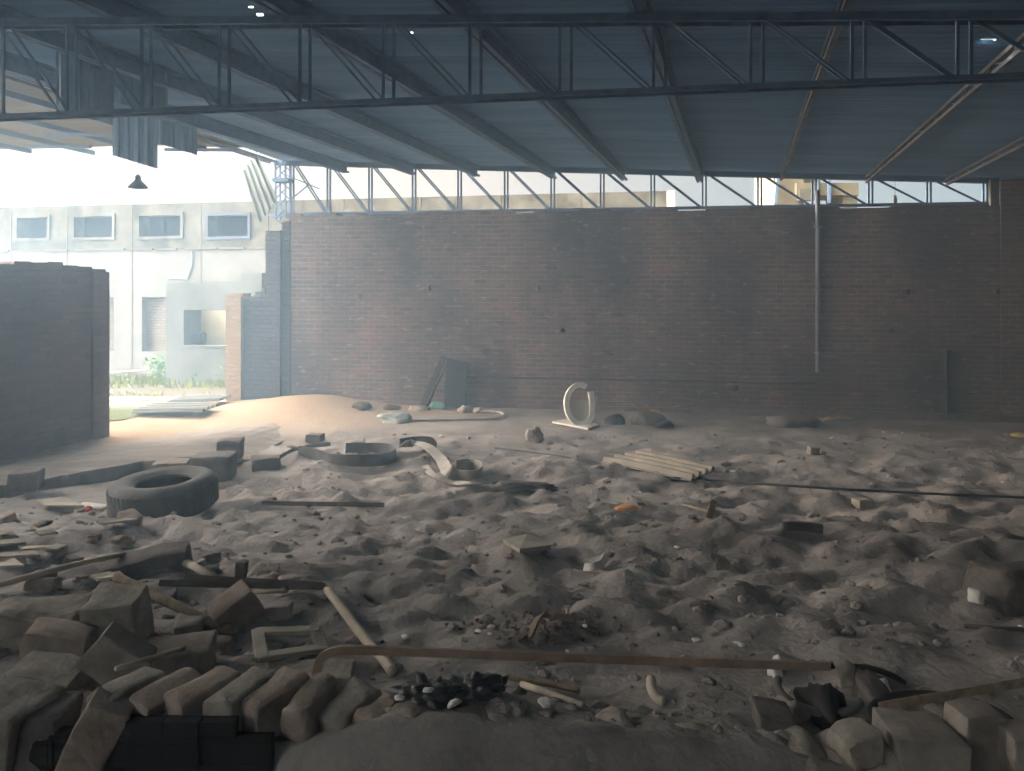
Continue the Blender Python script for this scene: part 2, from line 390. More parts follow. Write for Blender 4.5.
def cells(bm, S, Z, solid, y0, y1, jit=None):
    """a wall of thickness y0..y1 made of the grid cells (i, j) for which solid(i, j)"""
    V = {}
    def v(i, j, y):
        k = (i, j, y)
        if k not in V: V[k] = bm.verts.new((S[i], y, Z[j]))
        return V[k]
    ns, nz = len(S) - 1, len(Z) - 1
    ok = lambda i, j: 0 <= i < ns and 0 <= j < nz and solid(i, j)
    for i in range(ns):
        for j in range(nz):
            if not ok(i, j): continue
            bm.faces.new((v(i, j, y0), v(i + 1, j, y0), v(i + 1, j + 1, y0), v(i, j + 1, y0)))
            bm.faces.new((v(i, j, y1), v(i, j + 1, y1), v(i + 1, j + 1, y1), v(i + 1, j, y1)))
            if not ok(i - 1, j): bm.faces.new((v(i, j, y0), v(i, j + 1, y0), v(i, j + 1, y1), v(i, j, y1)))
            if not ok(i + 1, j): bm.faces.new((v(i + 1, j, y0), v(i + 1, j, y1), v(i + 1, j + 1, y1), v(i + 1, j + 1, y0)))
            if not ok(i, j - 1): bm.faces.new((v(i, j, y0), v(i, j, y1), v(i + 1, j, y1), v(i + 1, j, y0)))
            if not ok(i, j + 1): bm.faces.new((v(i, j + 1, y0), v(i + 1, j + 1, y0), v(i + 1, j + 1, y1), v(i, j + 1, y1)))
def holed(bm, s0, s1, z0, z1, holes, y0, y1):
    S = sorted({s0, s1, *[h[0] for h in holes], *[h[1] for h in holes]})
    Z = sorted({z0, z1, *[h[2] for h in holes], *[h[3] for h in holes]})
    S = [x for x in S if s0 <= x <= s1]; Z = [x for x in Z if z0 <= x <= z1]
    def solid(i, j):
        a, b = (S[i] + S[i + 1]) / 2, (Z[j] + Z[j + 1]) / 2
        return not any(h[0] < a < h[1] and h[2] < b < h[3] for h in holes)
    cells(bm, S, Z, solid, y0, y1)
def corr(bm, wid, length, pitch, amp, nl=8, sag=None, trap=True, x0=0.0):
    """corrugated sheet: x across the ribs, y along them"""
    prof = ((0, -1), (0.22, -1), (0.36, 1), (0.64, 1), (0.78, -1)) if trap else tuple((k / 8, math.sin(2 * math.pi * k / 8)) for k in range(8))
    xs = []
    k = 0
    while k * pitch < wid - 1e-6:
        for u, h in prof:
            x = (k + u) * pitch
            if x < wid: xs.append((x, h * amp))
        k += 1
    xs.append((wid, xs[-1][1]))
    rows = []
    for j in range(nl + 1):
        y = length * j / nl
        rows.append([bm.verts.new(Vector((x + x0, y, h)) + (sag(x, y) if sag else Vector())) for x, h in xs])
    for A, B in zip(rows, rows[1:]):
        for i in range(len(xs) - 1): bm.faces.new((A[i], A[i + 1], B[i + 1], B[i]))
def solidify(o, t=0.004):
    m = o.modifiers.new('thickness', 'SOLIDIFY'); m.thickness = t; m.offset = 0
    return o
def ORD(i): return ('first', 'second', 'third', 'fourth', 'fifth', 'sixth', 'seventh', 'eighth', 'ninth', 'tenth', 'eleventh', 'twelfth')[i]

# ================================================================ THE SETTING
# dirt floor
def build_floor():
    bm = bmesh.new()
    xs = [-9.0 + 0.055 * i for i in range(int(19.5 / 0.055) + 1)]
    ys = [1.9]; 
    while ys[-1] < 15.4: ys.append(ys[-1] + max(0.022, min(0.075, 0.009 * ys[-1])))
    rows = []
    for y in ys: rows.append([bm.verts.new((x, y, G(x, y))) for x in xs])
    for A, B in zip(rows, rows[1:]):
        for i in range(len(xs) - 1): bm.faces.new((A[i], A[i + 1], B[i + 1], B[i]))
    return struct(obj('floor', bm, 'dirt', smooth=True))
build_floor()
def build_yard():
    bm = bmesh.new(); n = 60
    rows = []
    for j in range(n + 1):
        Y = 12.0 + 50.0 * (j / n) ** 1.6
        r = []
        for i in range(n + 1):
            X = -34 + 60 * i / n
            z = -0.06 - 0.36 * smooth(13.5, 22, Y) + 0.03 * fbm(X, Y, 0.8)
            r.append(bm.verts.new((X, Y, z)))
        rows.append(r)
    for A, B in zip(rows, rows[1:]):
        for i in range(n): bm.faces.new((A[i], A[i + 1], B[i + 1], B[i]))
    return struct(obj('ground', bm, 'yard', smooth=True))
build_yard()
# ground behind and beside the viewer, darkened to cut bounced light
bm = bmesh.new()
for q in (((-34, -8), (-9, 14)), ((-9, -8), (10.6, 1.95))):
    (x0, y0), (x1, y1) = q
    bm.faces.new([bm.verts.new((x, y, -0.08)) for x, y in ((x0, y0), (x1, y0), (x1, y1), (x0, y1))])
struct(obj('ground_side', bm, 'ground_dark'))

# back wall with putlog holes
SL, SR = wallpt(290, 300)[0], 8.36
holes = []
for px, py in ((362, 296), (432, 288), (541, 288), (660, 284), (738, 283), (828, 287), (906, 292), (1000, 292), (486, 352), (610, 352), (722, 340), (890, 330), (563, 330), (735, 388)):
    s, z = wallpt(px, py); holes.append((s - 0.055, s + 0.055, z - 0.05, z + 0.05))
bm = bmesh.new()
random.seed(4)
holed(bm, SL, SR, -0.3, 3.64, holes, 0.0, 0.12)
box(bm, SL, SR, 0.121, 0.36, -0.3, 3.64)
s = SL                                                      # uneven top course
while s < SR - 0.3:
    l = random.choice((0.24, 0.24, 0.36, 0.48))
    if random.random() < 0.72: box(bm, s + 0.005, s + l - 0.005, 0.01, 0.33, 3.62, 3.64 + random.choice((0.02, 0.035, 0.05)))
    s += l
box(bm, SR, 9.7, -0.02, 0.4, -0.3, 4.08)                    # the corner runs up to the roof
struct(obj('wall_back', bm, 'brick', mw=HALL, box_uv=True))
# pier and broken stub beside the gate
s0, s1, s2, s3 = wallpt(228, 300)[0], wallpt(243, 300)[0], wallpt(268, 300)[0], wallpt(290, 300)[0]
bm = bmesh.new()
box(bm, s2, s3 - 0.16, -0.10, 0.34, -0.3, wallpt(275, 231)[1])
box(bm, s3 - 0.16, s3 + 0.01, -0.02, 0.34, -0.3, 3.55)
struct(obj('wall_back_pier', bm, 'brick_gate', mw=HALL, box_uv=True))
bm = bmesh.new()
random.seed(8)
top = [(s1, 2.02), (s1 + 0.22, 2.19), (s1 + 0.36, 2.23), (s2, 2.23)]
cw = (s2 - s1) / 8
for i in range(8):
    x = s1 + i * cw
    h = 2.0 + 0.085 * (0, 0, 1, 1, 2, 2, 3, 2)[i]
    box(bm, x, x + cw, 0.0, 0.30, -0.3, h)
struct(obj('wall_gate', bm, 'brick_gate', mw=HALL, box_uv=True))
bm = bmesh.new()
box(bm, s0, s1, -0.09, 0.30, -0.3, 2.06); box(bm, s0 + 0.03, s1 + 0.03, -0.07, 0.26, 2.061, 2.14)
struct(obj('wall_gate_pier', bm, 'brick_tan', mw=HALL, box_uv=True))
# left wall, running towards the viewer
RL = Vector((-6.16, 11.3, 0)); LROT = math.atan2(1.52, 0.54)
LW = Matrix.Translation(RL) @ Euler((0, 0, LROT)).to_matrix().to_4x4()      # local -x runs towards the viewer, +y outwards
bm = bmesh.new()
cw = 0.24
for i in range(26):
    h = 2.56 + (0.03 if i % 3 == 0 else 0.0) + 0.012 * i
    if i > 5: h -= 0.085
    if i == 0: h -= 0.05
    box(bm, -(i + 1) * cw, -i * cw, 0.0, 0.26, -0.3, h)
box(bm, -0.26, 0.02, -0.05, 0.28, -0.3, 2.50)
struct(obj('wall_left', bm, 'brick_left', mw=LW, box_uv=True))
# right wall and rear wall close the hall
bm = bmesh.new(); box(bm, 9.3, 9.6, -17.0, 0.0, -0.3, 4.06)
struct(obj('wall_right', bm, 'brick', mw=HALL, box_uv=True))
bm = bmesh.new(); box(bm, -6.8, 9.6, -17.3, -17.0, -0.3, 4.05)
struct(obj('wall_rear', bm, 'brick_black', mw=HALL, box_uv=True))  # unseen; coloured black so little light bounces onto the foreground
# low wall face under the capping bricks, shade put into its black colour
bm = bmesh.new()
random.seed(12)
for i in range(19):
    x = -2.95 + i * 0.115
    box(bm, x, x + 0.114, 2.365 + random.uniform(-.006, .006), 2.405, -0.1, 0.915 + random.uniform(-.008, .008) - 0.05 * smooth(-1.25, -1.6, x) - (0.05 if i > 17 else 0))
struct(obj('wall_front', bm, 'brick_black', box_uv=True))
# low plinth along the foot of the back wall
bm = bmesh.new(); sA, sB = wallpt(690, 415)[0], 9.3
box(bm, sA, sB, -0.14, -0.001, -0.2, 0.12)
struct(obj('baseboard_back', bm, 'concrete_dark', mw=HALL, box_uv=True))
# raised concrete apron inside the gate
def build_apron():
    bm = bmesh.new()
    edge = [at_Y(-60, 0, 1)]
    pts = []
    for px, py in ((-140, 508), (0, 486), (60, 476), (140, 462), (200, 455), (252, 448)):
        zz = 0.17; Y = (CAMZ - zz) * FPX / (py - HY); pts.append(Vector(((px - CX) / FPX * Y, Y, zz)))
    pts = spline(pts, 8)
    rows = []
    for i, p in enumerate(pts):
        p = p - Vector((0, 0, 0.15 * smooth(len(pts) * 0.72, len(pts) - 1, i)))
        p = p + Vector((0, 0.09 * noise.noise(Vector((i * 0.9, 0, 0))) + 0.05 * noise.noise(Vector((i * 2.3, 5, 0))), 0))
        back = p + Vector((0.1, 3.6 + 0.2 * noise.noise(Vector((i * .5, 3, 0))), -0.19))
        r = [bm.verts.new((p.x, p.y - 0.05, -0.12)), bm.verts.new((p.x, p.y - 0.012, p.z - 0.025)), bm.verts.new(p)]
        for k in range(1, 9):
            q = p.lerp(back, k / 8); q.z = p.z - 0.18 * smooth(0.25, 1, k / 8) + 0.008 * noise.noise(q * 3)
            r.append(bm.verts.new(q))
        rows.append(r)
    for A, B in zip(rows, rows[1:]):
        for k in range(len(A) - 1): bm.faces.new((A[k], B[k], B[k + 1], A[k + 1]))
    return struct(obj('floor_apron', bm, grime('dusty_apron', (100, 96, 92), (146, 138, 127), 1.6, 0.95, 0.4, stretch=(1, 2.2, 1)), smooth=False))
build_apron()

# ---------------------------------------------------------------- roof
HOLES = [(*roofpt(px, py), w * 0.75, h * 0.75) for px, py, w, h in ((261, 18, 0.07, 0.05), (251, 11, 0.05, 0.04), (411, 33, 0.05, 0.05), (836, 20, 0.05, 0.05), (775, 70, 0.04, 0.04), (986, 43, 0.16, 0.09))]
PITCH = 0.13
def roof_patch(name, s0, s1, t0, t1, mat, dz=0.0, holes=(), edge=None):
    bm = bmesh.new()
    S = [s0 + (s1 - s0) * i / 24 for i in range(25)]
    for h in holes: S += [h[0] - h[2] / 2, h[0] + h[2] / 2]
    S = sorted(x for x in S if s0 <= x <= s1)
    nT = int((t1 - t0) / PITCH) * 6
    rows = []
    for j in range(nT + 1):
        t = t0 + (t1 - t0) * j / nT
        h = 0.016 * math.cos(2 * math.pi * j / 6)
        sheet = int((t - t0) / 0.91)
        row = []
        for s in S:
            lap = int((s - s0) / 2.6)
            dz2 = 0.012 * noise.noise(Vector((sheet * 3.3, lap * 2.1, 5))) + 0.02 * fbm(s, t, 0.5, 2)
            tt = t + (edge(s) * smooth(t1 - 1.2, t1, t) if edge else 0)
            row.append(bm.verts.new((s, tt, zroof(s) + dz + h + dz2)))
        rows.append(row)
    for j in range(nT):
        t = t0 + (t1 - t0) * (j + 0.5) / nT
        for i in range(len(S) - 1):
            s = (S[i] + S[i + 1]) / 2
            if any(abs(s - h[0]) < h[2] / 2 and abs(t - h[1]) < h[3] / 2 for h in holes): continue
            bm.faces.new((rows[j][i], rows[j][i + 1], rows[j + 1][i + 1], rows[j + 1][i]))
    o = obj(name, bm, mat, mw=HALL); struct(o)
    return o
SG = -4.62
roof_patch('ceiling', SG, 9.6, -17.0, 0.2, 'roof', 0.02, HOLES)
roof_patch('ceiling_side', -6.9, SG, -17.0, -6.6, 'roof', 0.02, HOLES)
bm = bmesh.new(); box(bm, -6.9, -6.6, -17.0, -9.6, -0.3, 4.8)
struct(obj('wall_side_blocker', bm, 'brick_left', mw=HALL, box_uv=True))  # unseen wall added to keep light off the foreground
roof_patch('ceiling_lit_tan', -14.0, SG, -6.6, -1.25, 'roof_lit_tan', 0.03, (), lambda s: 0.9 * smooth(-6, -11, s) + 0.08 * noise.noise(Vector((int(s / .9), 0, 0))))  # same roof farther left, its outdoor light painted as tan

# ---------------------------------------------------------------- trusses and purlins
def truss(label, t, ss, s_end, z_low, drop, wide, gap):
    o = hall_thing('roof_truss', label, 'roof truss', 'steel roof trusses')
    a, b = s_end
    for nm, z0, z1 in (('top_chord', zroof(a) - drop, zroof(b) - drop), ('bottom_chord', z_low, z_low)):
        bm = bmesh.new()
        for dt in (-gap, gap): bar(bm, (a, t + dt, z0), (b, t + dt, z1), wide * 0.8, wide * (1.8 if nm == 'top_chord' else 1.0))
        obj(nm, bm, 'steel', o)
    for i, s in enumerate(ss):
        zt = zroof(s) - drop
        bm = bmesh.new()
        for ds in (-gap * 0.75, gap * 0.75): bar(bm, (s + ds, t, z_low), (s + ds, t, zt), wide * 0.62, wide * 0.62)
        obj('strut', bm, 'steel', o)
        if i + 1 < len(ss):
            s2 = ss[i + 1]
            bm = bmesh.new()
            for k in (-1, 1):
                bar(bm, (s + 0.05 + k * gap * 0.5, t + k * 0.02, zt), (s2 - 0.05 + k * gap * 0.5, t + k * 0.02, z_low), wide * 0.5, wide * 0.5)
            obj('diagonal', bm, 'steel', o)
    return o
gpx = (289, 326, 368, 412, 458, 505, 552, 602, 653, 705, 761, 816, 873, 932, 989)
truss('steel truss standing on the brick back wall with sky behind it', 0.14, [wallpt(p, 190)[0] for p in gpx], (wallpt(272, 190)[0], 8.40), 3.70, 0.03, 0.05, 0.04)
truss('nearer steel truss crossing the dark roof overhead', -8.4, [-6.86 + 0.66 * i for i in range(25)], (-6.9, 9.3), 3.66, 0.24, 0.032, 0.055)
ppx = (345, 412, 476, 553, 624, 700, 781, 867, 948)
for i, px in enumerate(ppx):
    sw = wallpt(px, 170)[0]
    o = hall_thing('roof_purlin', f'{"light-worn" if px in (781, 867) else "dark"} steel purlin under the roof, {ORD(i)} from the hole in the roof', 'purlin', 'steel purlins under the roof')
    mt = 'steel_light' if px in (781, 867, 948) else 'steel'
    t0, t1 = -15.5, 0.06
    sl = 0.14
    def P(t, dz, off=0.0): return Vector((sw + sl * t + off, t, zroof(sw + sl * t) + dz))
    slim = px >= 781
    for nm, dz in (('top_rail', -0.03), ('bottom_rail', -0.12 if slim else -0.19)):
        bm = bmesh.new()
        for off in ((0.0,) if slim else (-0.035, 0.035)): bar(bm, P(t0, dz, off), P(t1, dz, off), 0.045, 0.035)
        obj(nm, bm, mt, o)
    bm = bmesh.new()
    if slim:
        n = 44
        for k in range(n):
            a, b = t0 + (t1 - t0) * k / n, t0 + (t1 - t0) * (k + 1) / n
            bar(bm, P(a, -0.03 if k % 2 else -0.12), P(b, -0.12 if k % 2 else -0.03), 0.012)
        obj('lacing', bm, mt, o)
    else:
        bar(bm, P(t0, -0.11), P(t1, -0.11), 0.012, 0.15); obj('web', bm, mt, o)
for i, s in enumerate((-5.9, -7.3, -8.7, -10.1)):
    o = hall_thing('roof_purlin', f'slim purlin under the tan sheets beside the hole, {ORD(i)} from the hole', 'purlin', 'slim purlins under the tan sheets')
    bm = bmesh.new(); bar(bm, (s, -7.0, zroof(s) - 0.04), (s + 0.5, -1.3 + (0.7 if s < -7.5 else 0), zroof(s) - 0.06), 0.06, 0.08)
    obj('rail', bm, 'steel', o)
    bm = bmesh.new(); bar(bm, (s - 0.1, -1.6 - 1.2 * (i % 2), zroof(s) - 0.10), (s + 1.3, -1.7 - 1.2 * (i % 2), zroof(s + 1.3) - 0.10), 0.05)
    obj('cross_rail', bm, 'steel', o)
# edge girder beside the hole
o = hall_thing('edge_girder', 'light steel edge girder along the torn edge of the roof', 'girder')
for nm, off in (('rail', 0), ('rail', -0.16)):
    bm = bmesh.new(); bar(bm, (SG - 0.1 + off, 0.1, zroof(SG) - 0.02), (SG - 0.25 + off, -6.6, zroof(SG) - 0.02), 0.04); obj(nm, bm, 'steel_light', o)
bm = bmesh.new()
for k in range(22):
    a, b = 0.1 - 0.3 * k, 0.1 - 0.3 * (k + 1)
    bar(bm, (SG - 0.1 - (0.16 if k % 2 else 0), a, zroof(SG) - 0.02), (SG - 0.12 - (0 if k % 2 else 0.16), b, zroof(SG) - 0.02), 0.02)
obj('lacing', bm, 'steel_light', o)
# lattice post at the end of the gable truss
o = hall_thing('lattice_post', 'short lattice steel post at the end of the wall-top truss', 'post')
sp = [wallpt(p, 190)[0] for p in (275, 285)]
for s in sp:
    for t in (0.02, 0.22):
        bm = bmesh.new(); bar(bm, (s, t, 3.60), (s, t, zroof(s) - 0.02), 0.03); obj('upright', bm, 'steel', o)
bm = bmesh.new()
for k in range(6):
    z = 3.62 + 0.19 * k
    bar(bm, (sp[0], 0.02, z), (sp[1], 0.02, z + 0.19), 0.02)
obj('lacing', bm, 'steel', o)
bm = bmesh.new()
for k in range(6):
    z = 3.62 + 0.19 * k; bar(bm, (sp[0], 0.22, z + 0.19), (sp[1], 0.22, z), 0.02)
obj('lacing', bm, 'steel', o)
bm = bmesh.new(); box(bm, sp[0] - 0.05, sp[1] + 0.08, -0.02, 0.26, 4.33, 4.40); obj('bracket_plate', bm, 'steel', o)
bm = bmesh.new(); bar(bm, (sp[0] - 0.18, 0.1, 3.68), (sp[1] + 0.5, 0.1, 3.66), 0.05); bar(bm, (sp[0] - 0.16, 0.1, 3.68), (sp[1] - 0.05, 0.1, 3.44), 0.03); obj('foot_bracket', bm, 'steel', o)
bm = bmesh.new(); a = wallpt(286, 175); b = wallpt(320, 189); c = wallpt(309, 185); d = wallpt(287, 203)
bar(bm, (a[0], -0.02, a[1]), (b[0], -0.02, b[1]), 0.022); bar(bm, (c[0], -0.02, c[1]), (d[0], -0.02, d[1]), 0.022); obj('brace', bm, 'steel', o)
# pale end post of the gable opening
bm = bmesh.new(); a = wallpt(990, 182); b = wallpt(998, 205)
box(bm, a[0], b[0], -0.03, 0.05, 3.64, 4.09)
tag(obj('end_post', bm, 'plaster_up', mw=HALL), 'pale plastered post closing the far end of the sky opening above the wall', 'post')

# ---------------------------------------------------------------- hanging sheets, lamp
def panel(name, label, corners_top, drop_l, drop_r, pitch, mat, group=None, tilt=0.0, bow=0.0):
    """a corrugated sheet hanging from two points; the lengths of its two edges differ"""
    A, B = Vector(corners_top[0]), Vector(corners_top[1]); u = B - A; wid = u.length; u.normalize()
    nrm = u.cross(Vector((0, 0, 1))).normalized()
    bm = bmesh.new(); corr(bm, wid, 1.0, pitch, pitch * 0.16, nl=6)
    for v in bm.verts:
        x, y, h = v.co; k = x / wid
        dl = drop_l + (drop_r - drop_l) * k
        v.co = u * x + Vector((0, 0, -dl * y)) + nrm * (h + tilt * y * dl + bow * math.sin(math.pi * y))
    o = obj(name, bm, mat); o.location = A; solidify(o, 0.005)
    return tag(o, label, 'corrugated sheet', group)
def hang(px0, px1, ytop, yl, yr, Y, name, label, pitch, mat, dY=0.0, **k):
    a, b = at_Y(px0, ytop, Y), at_Y(px1, ytop, Y + dY)
    panel(name, label, (a, b), a.z - at_Y(px0, yl, Y).z, b.z - at_Y(px1, yr, Y + dY).z, pitch, mat, **k)
hang(112, 158, 98, 155, 169, 10.1, 'hanging_sheet', 'grey corrugated roof sheet hanging straight down, the longer of two side by side', 0.125, 'sheet_dark', 0.1)
hang(157, 197, 104, 143, 155, 10.3, 'hanging_sheet', 'grey corrugated roof sheet hanging beside the longer one, its lower corner higher', 0.125, 'sheet_dark', 0.1)
hang(56, 114, 30, 104, 118, 7.4, 'hanging_sheet', 'dark corrugated roof sheet sagging from the roof above the bright tan sheets', 0.125, 'sheet_dark', 0.25, bow=0.1)
hang(84, 168, 30, 100, 108, 7.9, 'hanging_sheet', 'dark corrugated roof sheet drooping behind the sagging one', 0.125, 'sheet_dark', 0.3, bow=0.1)
def tilted_sheet():
    Y = 14.25
    a, b, c, d = at_Y(243, 171, Y), at_Y(256, 151, Y + .1), at_Y(278, 199, Y - .15), at_Y(259, 223, Y - .2)
    bm = bmesh.new(); corr(bm, 1.0, 1.0, 0.25, 0.03, nl=4)
    n = (b - a).cross(d - a).normalized()
    for v in bm.verts:
        x, y, h = v.co
        p = a.lerp(b, x).lerp(d.lerp(c, x), y); v.co = p - a + n * h
    o = obj('hanging_sheet', bm, 'sheet'); o.location = a; solidify(o, 0.005)
    tag(o, 'pale corrugated sheet dangling askew beside the wall-top truss', 'corrugated sheet')
tilted_sheet()
p = at_Y(138, 188, 12.4)
o = thing('pendant_lamp', 'dark cone pendant lamp hanging in front of the white sky', 'lamp', p)
def lathe(prof, n=20):
    bm = bmesh.new(); rings = []
    for r, z in prof: rings.append([bm.verts.new((r * math.cos(2 * math.pi * k / n), r * math.sin(2 * math.pi * k / n), z)) for k in range(n)])
    for A, B in zip(rings, rings[1:]):
        for k in range(n): bm.faces.new((A[k], A[(k + 1) % n], B[(k + 1) % n], B[k]))
    return bm
sh = obj('shade', lathe([(0.155, 0.0), (0.15, 0.02), (0.10, 0.075), (0.055, 0.12), (0.045, 0.15)]), 'iron', o, smooth=True); solidify(sh, 0.004)
obj('socket', lathe([(0.0, 0.14), (0.045, 0.14), (0.045, 0.19), (0.02, 0.22), (0.0, 0.22)]), 'iron', o, smooth=True)
bm = bmesh.new(); tube(bm, [(0, 0, 0.21), (0.002, 0, 0.5), (0, 0, 1.0)], 0.005); obj('cord', bm, 'iron', o)
# rag hanging in the sky opening
bm = lump((0.03, 0.02, 0.09), 3, amp=0.5); s, z = wallpt(896, 200, 0.3)
for v in bm.verts: v.co += Vector((s, 0.34, z))
tube(bm, [(s, 0.34, z + 0.05), (s - 0.01, 0.34, z + 0.5)], 0.004)
tag(obj('hanging_rag', bm, 'black', mw=HALL), 'small dark rag hanging on a thread in the sky opening', 'rag')

# ---------------------------------------------------------------- things fixed to the back wall
s, z0 = wallpt(817, 372); 
o = hall_thing('wall_pipe', 'grey vertical pipe fixed to the sooty brick wall', 'pipe')
bm = bmesh.new(); tube(bm, [(s, -0.06, z0), (s, -0.06, 3.95)], 0.04); obj('pipe', bm, 'steel_light', o, smooth=True)
for z in (1.1, 2.2, 3.3):
    bm = bmesh.new(); box(bm, s - 0.06, s + 0.06, -0.105, 0.0, z, z + 0.03); obj('clamp', bm, 'steel', o)
a = wallpt(455, 376); b = wallpt(816, 383)
bm = bmesh.new(); tube(bm, [(a[0] + (b[0] - a[0]) * k / 12, -0.03, a[1] + (b[1] - a[1]) * k / 12 - 0.012 * math.sin(math.pi * k / 4) ** 2) for k in range(13)], 0.016)
tag(obj('wall_conduit', bm, 'iron', mw=HALL, smooth=True), 'thin horizontal conduit along the lower brick wall up to the pipe', 'conduit')
s, z = wallpt(945, 350)
bm = bmesh.new(); tube(bm, [(s, -0.04, 0.1), (s, -0.04, z)], 0.035)
tag(obj('drain_pipe', bm, 'rubber_dark', mw=HALL, smooth=True), 'short black upright pipe on the wall near the dark corner', 'pipe')

# ================================================================ OUTSIDE
# long factory building across the yard
fA = Vector((-16.5, 24.0)); fB = Vector((4.1, 19.7)); fd = (fB - fA).normalized()
FAC = Matrix.Translation((fA.x, fA.y, 0)) @ Euler((0, 0, math.atan2(fd.y, fd.x))).to_matrix().to_4x4()
FLEN = (fB - fA).length
def fac(px, py, t=0.0):
    a = (px - CX) / FPX
    nx, ny = -fd.y, fd.x
    Y = (t + fA.x * nx + fA.y * ny) / (a * nx + ny); X = a * Y
    return (X - fA.x) * fd.x + (Y - fA.y) * fd.y, CAMZ - (py - HY) / FPX * Y
bl = thing('factory_building', 'long whitewashed factory building across the yard with small deep windows', 'building'); bl.matrix_world = FAC.copy()
ztop, zled, zbase = 4.79, fac(140, 249)[1], -0.6
wins = []
for x0, y0, x1, y1 in ((18, 218, 48, 238), (75, 217, 113, 237), (140, 216, 181, 236), (209, 216, 248, 236)):
    a, b = fac(x0, y0), fac(x1, y1); wins.append((a[0], b[0], b[1], a[1]))
low = []
for x0, y0, x1, y1 in ((95, 297, 114, 351), (142, 297, 167, 352)):
    a, b = fac(x0, y0), fac(x1, y1); low.append((a[0], b[0], b[1], a[1]))
bm = bmesh.new(); holed(bm, -8, FLEN, zled, ztop, wins, 0.0, 0.45); obj('upper_wall', bm, 'plaster_up', bl)
bm = bmesh.new(); holed(bm, -8, FLEN, zbase, zled - 0.02, low, 0.0, 0.45); obj('lower_wall', bm, 'plaster', bl)
bm = bmesh.new(); box(bm, -8, FLEN, 0.451, 9, zbase, ztop - 0.1); obj('building_body', bm, 'glass_dark', bl)
bm = bmesh.new(); box(bm, FLEN - 0.01, FLEN + 0.2, 0.0, 9, zbase, ztop); obj('end_wall', bm, 'cream', bl)
random.seed(2)
bm = bmesh.new(); s = -8
while s < FLEN:
    l = random.uniform(0.3, 1.2); box(bm, s, min(FLEN, s + l), -0.03 - random.random() * 0.03, 0.0, zled - 0.035, zled + random.choice((0.0, 0.015, 0.03))); s += l + random.choice((0, 0.1, 0.25))
obj('ledge', bm, 'joint', bl)
for px in (11, 67, 132, 201, 268, 343, 420, 500, 580):
    s = fac(px, 230)[0]; bm = bmesh.new(); box(bm, s - 0.025, s + 0.025, -0.012, 0.0, zbase, ztop); obj('panel_joint', bm, 'joint', bl)
for k, (a, b, z0, z1) in enumerate(wins):
    bm = bmesh.new(); holed(bm, a - 0.09, b + 0.09, z0 - 0.09, z1 + 0.09, [(a, b, z0, z1)], -0.05, 0.0); f = obj('window', bm, 'plaster_up', bl)
    bm = bmesh.new(); box(bm, a, b, 0.40, 0.44, z0, z1); obj('pane', bm, 'glass_dark', f)
for k, (a, b, z0, z1) in enumerate(low):
    bm = bmesh.new(); box(bm, a, b, 0.24, 0.30, z0, z1); obj('brick_infill', bm, brick_mat('infill_brick', (150, 140, 126), (134, 126, 114), (100, 96, 88), (110, 104, 96), 0.3, 1.0), bl, box_uv=True)
    if k == 0: bl.children[-1].data.materials[0] = brick_mat('blue_louvre', (120, 128, 150), (112, 120, 140), (84, 90, 104), (100, 104, 120), 0.2, 20)
bm = bmesh.new()
for a, b in (((258, 230), (252, 276)),):
    p, q = fac(193, 251), fac(193, 264); r_ = fac(188, 279); u = fac(170, 279)
    tube(bm, [(p[0], -0.03, p[1]), (q[0], -0.03, q[1]), (r_[0], -0.03, r_[1]), (u[0], -0.03, u[1])], 0.02)
obj('drain_bracket', bm, 'steel', bl)
# annex in grey cement with an opening onto a cream room
AX = -2.3
ann = thing('cement_annex', 'grey cement annex with a wide opening in front of the factory wall', 'building'); ann.matrix_world = FAC.copy()
a0, a1 = fac(166, 282, AX)[0], fac(262, 282, AX)[0]; az = fac(200, 283, AX)[1]
o0, oz1 = fac(184, 310, AX); o1, oz0 = fac(236, 346, AX)
bm = bmesh.new(); holed(bm, a0, a1, zbase, az, [(o0, o1, oz0, oz1)], AX, AX + 0.22)
box(bm, a0 + 1.1, a1, AX + 0.02, AX + 0.3, az, az + 0.05); box(bm, a1 - 0.6, a1, AX, AX + 0.3, az, az + 0.26)
obj('front_wall', bm, 'cement', ann)
bm = bmesh.new(); box(bm, a0, a0 + 0.2, AX + 0.221, -0.06, zbase, az); obj('side_wall', bm, 'cement', ann)
bm = bmesh.new(); box(bm, a0 + 0.201, a1, AX + 1.25, AX + 1.32, zbase, az); obj('inner_wall', bm, 'cream', ann)
for nm in ('frame',):
    bm = bmesh.new(); holed(bm, o0 - 0.07, o1 + 0.07, oz0 - 0.06, oz1 + 0.06, [(o0, o1, oz0, oz1)], AX - 0.02, AX); obj('opening_surround', bm, 'cement', ann)
p = fac(198, 346, AX + 0.9)
bm = bmesh.new(); box(bm, p[0] - 0.17, p[0] + 0.17, AX + 0.8, AX + 1.1, oz0 - 0.5, oz0 + 0.28); bmesh.ops.bevel(bm, geom=list(bm.edges), offset=0.05, segments=2, affect='EDGES')
tag(obj('bin', bm, 'black', mw=FAC), 'dark bin standing inside the cream room of the annex', 'bin')
